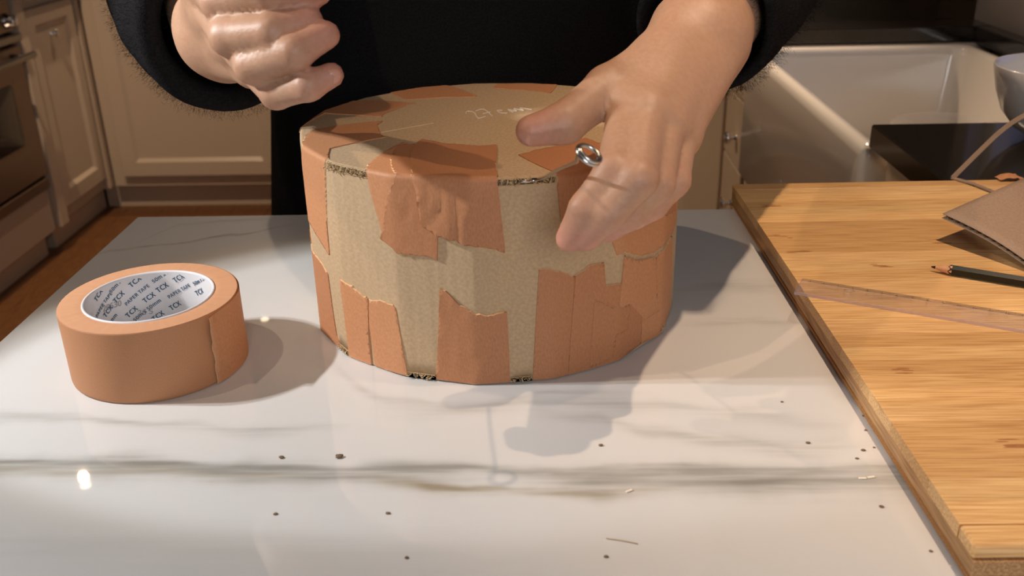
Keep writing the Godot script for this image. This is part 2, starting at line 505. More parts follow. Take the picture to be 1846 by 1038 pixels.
func tape_patch(drum: Node3D, pts: Array, layer: int, dark := false, wrinkle := 0.0) -> void:
	# subdivide the outline; the ends that were torn across the strip get a ragged, fibrous edge
	var poly := PackedVector2Array()
	var torn := []
	var area := 0.0
	for i in pts.size():
		var a: Vector2 = pts[i]
		var b: Vector2 = pts[(i + 1) % pts.size()]
		area += a.cross(b)
		var n := maxi(1, int(a.distance_to(b) / 1.7))
		var side_cut: bool = a.y > -1.0 and b.y > -1.0 and absf(b.y - a.y) > absf(b.x - a.x) * 0.9
		if a.y < -1.0 and b.y < -1.0 and absf(a.y - b.y) > 6.0:
			side_cut = true
		if (a.y > 130.0 and b.y > 130.0) or absf(a.x) > 190.0:
			side_cut = true
		for k in n:
			var p := a.lerp(b, float(k) / n)
			var j := 0.12 if side_cut else 0.75
			if k > 0 or not side_cut:
				p += Vector2(wob.get_noise_2d(p.x * 40.0 + layer * 99.0, p.y * 40.0), wob.get_noise_2d(p.x * 40.0, p.y * 40.0 + 500.0)) * j * 1.6
			poly.append(p)
			torn.append(not side_cut)
	var off := 0.0006 + 0.0004 * layer
	var high := func(p: Vector2) -> float:
		var h := off + flute_dent(p.x) * 0.6 + 0.00012 * wob.get_noise_2d(p.x * 14.0 + layer * 31.0, p.y * 14.0)
		if p.y > 0.0:
			var fold: float = absf(wob.get_noise_2d(p.x * 5.5 + layer * 57.0, p.y * 1.1 + p.x * 1.2))
			h += wrinkle * clampf(p.y / 14.0, 0.25, 1.0) * (0.5 + 0.5 * wob.get_noise_2d(p.x * 2.5, p.y * 2.5 + layer * 9.0)) * (1.0 - minf(fold * 4.0, 1.0))
			h += wrinkle * 0.8 * maxf(0.0, wob.get_noise_2d(p.x * 2.2 + 40.0, p.y * 2.2 + layer * 17.0))
		return h
	var lo := poly[0]
	var hi := poly[0]
	for p in poly:
		lo = lo.min(p)
		hi = hi.max(p)
	var rows := [lo.y - 0.1]
	var y := floorf(lo.y / 3.5) * 3.5
	while y < hi.y + 3.5:
		for extra in ([-1.8, -1.1, -0.4, 0.4, 1.1, 1.8] if absf(y) < 1.75 else [y]):
			if extra > rows[-1] + 0.05:
				rows.append(extra)
		y += 3.5
	var st := surf()
	var x := lo.x - 0.1
	while x < hi.x:
		for r in rows.size() - 1:
			var cellp := PackedVector2Array([Vector2(x, rows[r]), Vector2(x + 3.0, rows[r]), Vector2(x + 3.0, rows[r + 1]), Vector2(x, rows[r + 1])])
			for piece in Geometry2D.intersect_polygons(cellp, poly):
				var idx := Geometry2D.triangulate_polygon(piece)
				for t in range(0, idx.size(), 3):
					var p0: Vector2 = piece[idx[t]]
					var p1: Vector2 = piece[idx[t + 1]]
					var p2: Vector2 = piece[idx[t + 2]]
					if absf((p1 - p0).cross(p2 - p0)) < 1e-4:
						continue
					var mid := (p0 + p1 + p2) / 3.0
					var out := drum_point(mid.x, mid.y, 0.01) - drum_point(mid.x, mid.y, 0.0)
					tri(st, drum_point(p0.x, p0.y, high.call(p0)), drum_point(p1.x, p1.y, high.call(p1)), drum_point(p2.x, p2.y, high.call(p2)), out)
		x += 3.0
	# the paper's edge, down to the board
	var edge := surf()
	var fringe := surf(true)
	var any := false
	var turn := 1.0 if area > 0.0 else -1.0
	for i in poly.size():
		var k := (i + 1) % poly.size()
		var p := poly[i]
		var q := poly[k]
		if p.distance_to(q) < 0.02:
			continue
		var nrm := Vector2((q - p).y, -(q - p).x).normalized() * turn
		var out3 := drum_point(p.x + nrm.x, p.y + nrm.y, off) - drum_point(p.x, p.y, off)
		quad(st, drum_point(p.x, p.y, high.call(p)), drum_point(q.x, q.y, high.call(q)), drum_point(q.x, q.y, -0.0002), drum_point(p.x, p.y, -0.0002), out3)
		if torn[i] and torn[k]:
			any = true
			var w0 := 0.35 + 0.5 * absf(wob.get_noise_2d(p.x * 60.0, p.y * 60.0 + 40.0))
			var w1 := 0.35 + 0.5 * absf(wob.get_noise_2d(q.x * 60.0, q.y * 60.0 + 40.0))
			var a0 := p + nrm * w0
			var b0 := q + nrm * w1
			var up := drum_point(p.x, p.y, 0.01) - drum_point(p.x, p.y, 0.0)
			quad(fringe, drum_point(p.x, p.y, high.call(p) + 0.0001), drum_point(q.x, q.y, high.call(q) + 0.0001), drum_point(b0.x, b0.y, off * 0.4), drum_point(a0.x, a0.y, off * 0.4), up)
			quad(fringe, drum_point(a0.x, a0.y, off * 0.4), drum_point(b0.x, b0.y, off * 0.4), drum_point(b0.x, b0.y, -0.0002), drum_point(a0.x, a0.y, -0.0002), out3)
	var strip := obj("tape_strip", st, M.tape_paper_dark if dark else M.tape_paper, drum)
	if any:
		obj("torn_edge", fringe, M.torn, strip).set_meta("kind", "stuff")

func torn_gap(drum: Node3D, s0: float, s1: float, v: float, seed_n: int) -> void:
	# crushed fluting and torn liner where the tape leaves the board's edge bare
	rng.seed = seed_n
	var edge := surf(true)
	var bits := surf(true)
	var n := int((s1 - s0) / 0.5)
	var o := drum_point((s0 + s1) / 2.0, v, 0.01) - drum_point((s0 + s1) / 2.0, v, 0.0)
	for i in n:
		var a := lerpf(s0, s1, float(i) / n)
		var b := lerpf(s0, s1, float(i + 1) / n)
		# two liners and the wave between them, standing out from the core of the board
		for q in [-1.9, 1.9]:
			var w: float = v + q + 0.25 * wob.get_noise_2d(a * 30.0, q * 50.0)
			quad(edge, drum_point(a, w, 0.0, 0.0040), drum_point(b, w, 0.0, 0.0040), drum_point(b, w, 0.0007), drum_point(a, w, 0.0007), Vector3.UP)
			quad(edge, drum_point(a, w + 0.4, 0.0, 0.0040), drum_point(b, w + 0.4, 0.0, 0.0040), drum_point(b, w + 0.4, 0.0007), drum_point(a, w + 0.4, 0.0007), Vector3.DOWN)
			quad(edge, drum_point(a, w, 0.0007), drum_point(b, w, 0.0007), drum_point(b, w + 0.4, 0.0007), drum_point(a, w + 0.4, 0.0007), o)
		var fa := v + 1.6 * sin(a * 1.25 + 2.0 * wob.get_noise_2d(a * 12.0, 0.0))
		var fb := v + 1.6 * sin(b * 1.25 + 2.0 * wob.get_noise_2d(b * 12.0, 0.0))
		quad(edge, drum_point(a, fa, 0.0, 0.0040), drum_point(b, fb, 0.0, 0.0040), drum_point(b, fb, 0.0005), drum_point(a, fa, 0.0005), Vector3.UP)
		quad(edge, drum_point(a, fa, 0.0005), drum_point(b, fb, 0.0005), drum_point(b, fb + 0.35, 0.0005), drum_point(a, fa + 0.35, 0.0005), o)
		quad(edge, drum_point(a, fa + 0.35, 0.0, 0.0040), drum_point(b, fb + 0.35, 0.0, 0.0040), drum_point(b, fb + 0.35, 0.0005), drum_point(a, fa + 0.35, 0.0005), Vector3.DOWN)
	for i in int((s1 - s0) / 1.1):
		var s := lerpf(s0, s1, (i + 0.5) / maxf(1.0, (s1 - s0) / 1.1))
		var p := drum_point(s, v + rng.randf_range(-2.2, 2.2), rng.randf_range(-0.001, 0.001))
		var q := drum_point(s + rng.randf_range(-3.0, 3.0), v + rng.randf_range(-2.8, 2.8), rng.randf_range(0.0002, 0.003))
		var m := (p + q) / 2.0 + o.normalized() * rng.randf_range(0.0002, 0.0014)
		tube(bits, [p, m, q], [0.0002, rng.randf_range(0.00025, 0.0006), 0.00015], 5)
	obj("exposed_fluting", edge, M.flute, drum)
	obj("torn_liner", bits, M.flute, drum).set_meta("kind", "stuff")

func build_drum() -> void:
	var drum := thing("cardboard_drum", "round corrugated cardboard drum covered in brown paper tape strips, on the marble top", "box", DRUM)
	# bare places along both edges, where the board is torn open between the tape strips: from, to, depth of the place below the rim
	gaps = [Vector3(Vector2(-112.5, -0.2).x, Vector2(-75.2, -0.8).x, 2.2), Vector3(Vector2(8.7, -3.3).x, Vector2(45.0, 2.8).x, 2.2), Vector3(Vector2(-122.9, 138.7).x, Vector2(-106.7, 138.5).x, 135.6),
		Vector3(Vector2(-54.4, 137.5).x, Vector2(-35.2, 137.5).x, 135.6), Vector3(Vector2(14.6, 137.5).x, Vector2(28.5, 139.8).x, 135.6), Vector3(Vector2(141.8, 139.6).x, Vector2(159.1, 142.1).x, 135.0)]
	# side wall with the faint ridges of its fluting, standing between two lids
	var n := 640
	var wall := surf()
	var rings := []
	for v in [137.9, 137.55, 137.5, 133.7, 133.65, 125.0, 110.0, 95.0, 80.0, 65.0, 50.0, 35.0, 20.0, 10.0, 4.2, 4.15, 4.1, 2.8, 1.75]:
		var ring := PackedVector3Array()
		for i in n:
			var s := PI / 2 * 135.0 - (TAU * i / n) * 135.0
			ring.append(drum_point(s, v, flute_dent(s), gap_depth(s, v)))
		rings.append(ring)
	loft(wall, rings)
	obj("side_wall", wall, M.board_paper, drum)
	var lid := surf()
	var prof := []
	for v in [1.75, 1.3, 0.8, 0.35, 0.25, 0.0, -0.8, -1.6, -2.6, -6.0, -30.0, -70.0, -110.0, -136.0]:
		var ring := PackedVector3Array()
		for i in n:
			var s := PI / 2 * 135.0 - (TAU * i / n) * 135.0
			ring.append(drum_point(s, v, 0.0, gap_depth(s, v)))
		prof.append(ring)
	loft(lid, prof)
	obj("lid", lid, M.board_paper, drum)
	var base := surf(true)
	var foot := PackedVector3Array()
	for i in 120:
		foot.append(drum_point(i * TAU / 120.0 * 135.0, 138.0, -0.001))
	cap(base, foot, Vector3.DOWN)
	obj("bottom", base, M.board_paper, drum)
	for k in gaps.size():
		torn_gap(drum, gaps[k].x, gaps[k].y, gaps[k].z, 5 + k)
	# tape over the upper edge, left to right
	tape_patch(drum, [Vector2(-319.4, -48.6), Vector2(-272.6, -48.8), Vector2(-245.1, -51.0), Vector2(-246.8, -29.5), Vector2(-247.2, -4.3), Vector2(-196, 1), Vector2(-215, 1), Vector2(-282.7, 8.8), Vector2(-297.4, -9.7)], 0)
	tape_patch(drum, [Vector2(-331.8, 6.2), Vector2(-379.9, 1.9), Vector2(-390.5, -22.5), Vector2(-402.7, -52.5), Vector2(-346.8, -41.9), Vector2(-323.8, -32.2)], 0)
	tape_patch(drum, [Vector2(-422.0, -21.6), Vector2(-426.0, -4.5), Vector2(-451.7, -6.0), Vector2(-478.1, -2.4), Vector2(-486.6, -33.2), Vector2(-445.9, -28.0)], 0)
	tape_patch(drum, [Vector2(-223.9, -55.5), Vector2(-191.7, -54.4), Vector2(-170.0, -54.9), Vector2(-145.1, -54.8), Vector2(-141.4, -32.4), Vector2(-136.3, -12.0), Vector2(-114.3, -1.6), Vector2(-122.1, 44.3), Vector2(-123.1, 67.5), Vector2(-140.3, 60.4), Vector2(-163.0, 51.2), Vector2(-162.1, 28.3), Vector2(-153.7, -0.5), Vector2(-178.9, -3.8), Vector2(-193.8, -8.5), Vector2(-208.6, -29.9)], 0)
	tape_patch(drum, [Vector2(-83.5, -10.6), Vector2(-95.3, -32.6), Vector2(-110.2, -57.5), Vector2(-88.8, -58.5), Vector2(-53.6, -18.5), Vector2(-52.8, 5.1), Vector2(-57.9, 19.8), Vector2(-65.5, 41.0), Vector2(-69.0, 27.9), Vector2(-73.1, 13.1), Vector2(-75.0, 0.9)], 0)
	tape_patch(drum, [Vector2(-104.6, -53.1), Vector2(-93.2, -58.4), Vector2(-81.6, -59.5), Vector2(-33.9, -23.2), Vector2(-25.5, 6.4), Vector2(-27.7, 34.8), Vector2(-29.3, 51.3), Vector2(-38.3, 49.9), Vector2(-54.0, 50.3), Vector2(-58.9, 46.9), Vector2(-64.1, 44.1), Vector2(-67.8, 42.4), Vector2(-64.5, 35.3), Vector2(-61.4, 18.9), Vector2(-55.6, 6.1), Vector2(-52.4, 0.2)], 1, true, 0.0012)
	tape_patch(drum, [Vector2(-100.4, -69.5), Vector2(-69.4, -69.3), Vector2(-46.1, -69.3), Vector2(-14.2, -67.9), Vector2(14.5, -68.4), Vector2(9.7, -27.0), Vector2(9.3, -0.6), Vector2(10.1, 8.4), Vector2(11.6, 27.3), Vector2(13.2, 46.1), Vector2(6.1, 43.6), Vector2(-0.6, 42.0), Vector2(-10.7, 40.6), Vector2(-18.5, 37.9), Vector2(-28.4, 35.2), Vector2(-37.7, 29.4), Vector2(-39.7, 9.4), Vector2(-42.4, 0.6), Vector2(-52.1, -19.0)], 2, true, 0.003)
	tape_patch(drum, [Vector2(33.0, -45.9), Vector2(53.6, -51.7), Vector2(88.1, -52.0), Vector2(126.8, -52.1), Vector2(114.6, -30.9), Vector2(82.2, -2.3), Vector2(79.7, 11.0), Vector2(77.7, 33.0), Vector2(66.9, 32.3), Vector2(57.1, 32.8), Vector2(47.8, 30.0), Vector2(46.4, 16.3), Vector2(45.3, 5.0), Vector2(46.0, -1.7)], 0, true, 0.0008)
	tape_patch(drum, [Vector2(113.8, -36.0), Vector2(141.0, -35.4), Vector2(155.4, -24.0), Vector2(139.1, -2.7), Vector2(191.1, 41.0), Vector2(178.0, 65.7), Vector2(166.7, 68.7), Vector2(145.1, 68.5), Vector2(130.9, 70.9), Vector2(110.9, 66.9), Vector2(95.7, 59.4), Vector2(89.3, 60.4), Vector2(84.7, 48.3), Vector2(85.6, 30.3), Vector2(79.6, 7.4), Vector2(70.0, 0.5)], 1)
	tape_patch(drum, [Vector2(108.6, 25.4), Vector2(136.1, 28.2), Vector2(170.2, 34.5), Vector2(174.4, 56.1), Vector2(139.9, 48.0), Vector2(115.4, 39.9)], 2, true)
	# tape up from the foot, left to right
	tape_patch(drum, [Vector2(-178.6, 74.1), Vector2(-159.7, 75.3), Vector2(-141.2, 78.4), Vector2(-129.3, 83.7), Vector2(-127.5, 111.1), Vector2(-125.2, 129.2), Vector2(-117, 138), Vector2(-160, 138), Vector2(-160, 80), Vector2(-178.5, 66.3)], 0, true)
	tape_patch(drum, [Vector2(-109.7, 80.9), Vector2(-97.3, 82.2), Vector2(-89.6, 86.5), Vector2(-83.1, 88.0), Vector2(-86.0, 113.9), Vector2(-85.6, 137.7), Vector2(-106.8, 139.4), Vector2(-107.2, 124.5)], 1)
	tape_patch(drum, [Vector2(-84.7, 88.8), Vector2(-79.7, 88.3), Vector2(-71.9, 86.3), Vector2(-61.9, 87.6), Vector2(-59.9, 88.8), Vector2(-58.7, 99.6), Vector2(-56.2, 121.3), Vector2(-54.4, 136.6), Vector2(-69.8, 137.4), Vector2(-82.4, 137.1), Vector2(-84.3, 112.2), Vector2(-85.1, 96.9)], 0)
	tape_patch(drum, [Vector2(-28.4, 71.2), Vector2(-23.0, 74.4), Vector2(-16.2, 81.7), Vector2(-5.6, 87.2), Vector2(1.0, 88.7), Vector2(13.3, 86.9), Vector2(13.8, 110.0), Vector2(14.3, 138.3), Vector2(-11.0, 137.5), Vector2(-34.7, 136.6), Vector2(-31.4, 103.0)], 0, true, 0.0009)
	tape_patch(drum, [Vector2(33.7, 59.2), Vector2(39.8, 59.6), Vector2(48.6, 63.9), Vector2(58.1, 68.2), Vector2(57.1, 92.3), Vector2(54.1, 123.7), Vector2(53.0, 140.4), Vector2(40.1, 140.3), Vector2(28.9, 139.4), Vector2(31.6, 92.0)], 0, true)
	tape_patch(drum, [Vector2(58.1, 68.2), Vector2(68.5, 63.1), Vector2(79.2, 62.9), Vector2(80.4, 74.3), Vector2(81.0, 79.9), Vector2(93.9, 81.1), Vector2(96.5, 67.0), Vector2(111.2, 72.9), Vector2(117.7, 76.5), Vector2(118.0, 101.8), Vector2(118.0, 134.7), Vector2(86.8, 137.7), Vector2(53.0, 140.4), Vector2(55.6, 99.9)], 1, true)
	tape_patch(drum, [Vector2(95.8, 63.3), Vector2(111.1, 70.5), Vector2(132.1, 74.9), Vector2(137.7, 117.9), Vector2(120.3, 116.9), Vector2(103.2, 99.2), Vector2(91.5, 97.9)], 2)
	tape_patch(drum, [Vector2(72.3, 87.1), Vector2(85.6, 95.8), Vector2(103.2, 98.8), Vector2(100.6, 116.4), Vector2(90.1, 117.1), Vector2(87.6, 132.9), Vector2(69.2, 136.5), Vector2(70.5, 111.4)], 2, true)
	tape_patch(drum, [Vector2(116.4, 76.1), Vector2(136.2, 73.9), Vector2(167.4, 71.9), Vector2(172.0, 106.2), Vector2(169.5, 131.7), Vector2(155.5, 137.8), Vector2(141.6, 137.8), Vector2(118.7, 135.0)], 1)
	# handwriting and pencil lines on the lid
	var ink := surf(true)
	var o3: Vector3 = Vector3(-0.0404, 1.0388, -0.6866)
	var u3: Vector3 = (Vector3(0.0005, 1.0388, -0.7094) - o3)
	var w3 := Vector3(u3.z, 0, -u3.x).normalized() * -0.026
	if w3.z > 0.0:
		w3 = -w3
	var strokes := [[Vector2(0, 0.75), Vector2(0.08, 0.95), Vector2(0.13, 0.7), Vector2(0.02, 0.05), Vector2(0.17, 0.12)], [Vector2(0.2, 0.85), Vector2(0.36, 0.9), Vector2(0.26, 0.0)], [Vector2(0.22, 0.45), Vector2(0.36, 0.5)],
		[Vector2(0.58, 0.5), Vector2(0.5, 0.55), Vector2(0.47, 0.25), Vector2(0.56, 0.12)], [Vector2(0.66, 0.1), Vector2(0.68, 0.5), Vector2(0.75, 0.2), Vector2(0.79, 0.52), Vector2(0.86, 0.15), Vector2(0.9, 0.5), Vector2(1.0, 0.1)]]
	for line in strokes:
		var path := []
		for p in line:
			path.append(o3 + u3 * p.x + w3 * p.y)
		tube(ink, smooth_path(path, 4), [0.0005], 5)
	obj("handwriting", ink, M.chalk, drum)
	var lines := surf(true)
	tube(lines, [Vector3(-0.1086, 1.0386, -0.6507), Vector3(-0.0715, 1.0386, -0.6763)], [0.0004], 5)
	obj("scored_line", lines, M.pencil_line, drum)
	lines = surf(true)
	tube(lines, [Vector3(-0.0045, 1.0386, -0.7159), Vector3(0.0182, 1.0386, -0.7363)], [0.0004], 5)
	obj("scored_line", lines, M.pencil_line, drum)

# ---------------------------------------------------------------- the roll of tape
func wrap_text(st: SurfaceTool, words: String, height: float, at: Vector2, angle: float, off: float, from_start := false) -> void:
	# lettering bent on to the inside of the core; at is (angle round the core, metres below its rim) of the text's middle
	var tm := TextMesh.new()
	var f := SystemFont.new()
	f.font_names = PackedStringArray(["Droid Sans"])
	f.font_weight = 700
	tm.font = f
	tm.font_size = 32
	tm.pixel_size = height / 23.0
	tm.depth = 0.0
	tm.text = words
	tm.horizontal_alignment = HORIZONTAL_ALIGNMENT_LEFT if from_start else HORIZONTAL_ALIGNMENT_CENTER
	tm.vertical_alignment = VERTICAL_ALIGNMENT_CENTER
	var arr := tm.get_mesh_arrays()
	var vs: PackedVector3Array = arr[Mesh.ARRAY_VERTEX]
	var ids: PackedInt32Array = arr[Mesh.ARRAY_INDEX] if arr[Mesh.ARRAY_INDEX] != null else PackedInt32Array(range(vs.size()))
	var r := 0.0401 - off
	for t in range(0, ids.size(), 3):
		var tp := []
		for k in 3:
			var v := vs[ids[t + k]]
			var q := Vector2(v.x, v.y).rotated(angle)
			var depth := at.y - q.y
			if depth < 0.0012 or depth > 0.0488:
				tp = []
				break
			var phi := at.x + q.x / 0.0403
			tp.append(ROLL + Vector3(sin(phi) * r, 0.05 - depth, -cos(phi) * r))
		if tp.size() == 3:
			tri(st, tp[0], tp[1], tp[2], ROLL + Vector3(0, tp[0].y - ROLL.y, 0) - tp[0])

func build_roll() -> void:
	var roll := thing("tape_roll", "roll of brown paper tape with a white printed core, lying flat on the marble", "tape", ROLL)
	var st := surf()
	lathe(st, [Vector2(0.0561, 0.0002), Vector2(0.0569, 0.0009), Vector2(0.0573, 0.003), Vector2(0.0573, 0.025), Vector2(0.0573, 0.0486), Vector2(0.0572, 0.0495), Vector2(0.0568, 0.0499)], ROLL, 160)
	obj("wound_tape", st, M.winding, roll)
	st = surf()
	lathe(st, [Vector2(0.0568, 0.0499), Vector2(0.053, 0.0501), Vector2(0.05, 0.04995), Vector2(0.047, 0.0502), Vector2(0.0432, 0.05), Vector2(0.0422, 0.0498)], ROLL, 160, true)
	obj("wound_edge", st, M.winding_edge, roll)
	st = surf()
	lathe(st, [Vector2(0.0424, 0.0496), Vector2(0.0422, 0.0505), Vector2(0.0417, 0.0507), Vector2(0.0412, 0.0507), Vector2(0.0406, 0.0503), Vector2(0.0403, 0.0495), Vector2(0.0403, 0.025), Vector2(0.0403, 0.0004)], ROLL, 128)
	obj("core", st, M.core, roll)
	var ink := surf(true)
	var a := 0.52
	for p in [Vector2(-0.6089, 0.0041), Vector2(-0.9348, 0.0116), Vector2(-0.1811, 0.0117), Vector2(0.1422, 0.0047), Vector2(-0.4299, 0.0180), Vector2(-0.7627, 0.0256), Vector2(-1.1981, 0.0182), Vector2(-0.0133, 0.0262), Vector2(0.5473, 0.0131), Vector2(-1.3362, 0.0036), Vector2(-0.3374, 0.0331)]:
		wrap_text(ink, "TCX", 0.0038, p, a, 0.00012)
	for p in [Vector2(-0.6181, 0.0138), Vector2(0.1165, 0.0144), Vector2(-1.2748, 0.0118)]:
		wrap_text(ink, "PAPER TAPE", 0.0027, p, a, 0.00012)
	for p in [Vector2(-1.0753, 0.0060), Vector2(-0.3237, 0.0067), Vector2(0.4270, 0.0081), Vector2(-0.7553, 0.0327)]:
		wrap_text(ink, "50m x 50mm", 0.0028, p, a, 0.00012, true)
	wrap_text(ink, "mm", 0.0028, Vector2(-1.1143, 0.0248), a, 0.00012)
	obj("printed_lettering", ink, M.core_ink, roll)
	var stamp := surf(true)
	wrap_text(stamp, "20630", 0.0042, Vector2(-1.0968, 0.0157), -0.12, 0.0001)
	wrap_text(stamp, "26 5", 0.0042, Vector2(-0.5337, 0.0283), -0.12, 0.0001)
	obj("date_stamp", stamp, M.stamp_ink, roll)
	# the loose end, torn across and lifting at the top
	st = surf()
	var th0 := 0.985
	var rows := 24
	var cols := 40
	var grid := []
	for j in rows + 1:
		var row := PackedVector3Array()
		var h := 0.0006 + 0.0488 * j / rows
		var ragged := 0.02 * wob.get_noise_2d(h * 9000.0, 8.0) + 0.05 * sin(h * 90.0) * 0.3
		for i in cols + 1:
			var t := float(i) / cols
			var th := th0 + ragged * (1.0 - t) + t * 2.4
			var lift := 0.0006 + 0.0035 * exp(-t * 26.0) * smoothstep(0.022, 0.05, h) + 0.0006 * exp(-t * 12.0)
			var r := 0.0573 + lift * (1.0 - smoothstep(0.8, 1.0, t)) + 0.0001
			row.append(ROLL + Vector3(sin(th) * r, h, cos(th) * r))
		grid.append(row)
	for j in rows:
		for i in cols:
			var o: Vector3 = grid[j][i] - ROLL
			o.y = 0.0
			quad(st, grid[j][i], grid[j][i + 1], grid[j + 1][i + 1], grid[j + 1][i], o)
	for j in rows:
		var o: Vector3 = grid[j][0] - grid[j][1]
		var i0: Vector3 = (grid[j][0] - ROLL) * Vector3(0.985, 1, 0.985) + ROLL
		var i1: Vector3 = (grid[j + 1][0] - ROLL) * Vector3(0.985, 1, 0.985) + ROLL
		quad(st, grid[j][0], grid[j + 1][0], i1, i0, o)
	var end := obj("loose_end", st, M.tape_paper, roll)
	st = surf(true)
	for j in rows:
		var p0: Vector3 = grid[j][0]
		var p1: Vector3 = grid[j + 1][0]
		var o: Vector3 = (p0 - ROLL) * Vector3(1, 0, 1)
		var back: Vector3 = (grid[j][0] - grid[j][1]).normalized() * 0.0009
		quad(st, p0, p1, p1 + back, p0 + back * 0.6, o)
	obj("torn_edge", st, M.torn, end)

# ---------------------------------------------------------------- chopping board and what lies on it
func build_board() -> void:
	var board := thing("chopping_board", "large bamboo chopping board of glued strips with rounded edges, lying on the marble", "board", Vector3(0.5, TOP, -0.62))
	var turn := Basis(Vector3.UP, 0.012)
	var c := Vector3(0.5, TOP, -0.6215)
	var ln := 0.612
	var dp := 0.536
	var n := 30
	rng.seed = 77
	for i in n:
		var z := dp * ((i + 0.5) / n - 0.5)
		var st := surf(true)
		var size := Vector3(ln, 0.0078, dp / n - 0.00008)
		var y := 0.022 - 0.0039 + rng.randf_range(-0.00006, 0.00006)
		if i == n - 1:
			size.z -= 0.002
			z -= 0.001
		box(st, c + turn * Vector3(0, y, z), size, 0.0012 if i in [0, n - 1] else 0.00012, turn)
		obj("bamboo_strip", st, M.bamboo[rng.randi() % 5], board)
	var st2 := surf(true)
	box(st2, c + Vector3(0, 0.0101, 0), Vector3(ln - 0.0006, 0.0084, dp - 0.001), 0.0002, turn)
	obj("core_layer", st2, M.bamboo_core, board)
	st2 = surf(true)
	box(st2, c + Vector3(0, 0.0031, 0), Vector3(ln - 0.001, 0.0056, dp - 0.001), 0.0015, turn)
	obj("under_layer", st2, M.bamboo_end, board)
	# the growth nodes of the canes, darker flecks flush with the top
	for p in [Vector2(0.2643, -0.6777), Vector2(0.2048, -0.7450), Vector2(0.3255, -0.7281), Vector2(0.2201, -0.5148), Vector2(0.2531, -0.4342), Vector2(0.2126, -0.8188), Vector2(0.2091, -0.7079)]:
		var kn := surf()
		for q in 5:
			var w := rng.randf_range(0.003, 0.009)
			ellipsoid(kn, Vector3(p.x + rng.randf_range(-0.006, 0.006), 0.9219, p.y + rng.randf_range(-0.005, 0.005)), Basis(Vector3(w, 0, 0), Vector3(0, 0.00022, 0), Vector3(0, 0, rng.randf_range(0.0006, 0.0014))), 6)
		obj("cane_node", kn, M.bamboo_knot, board)

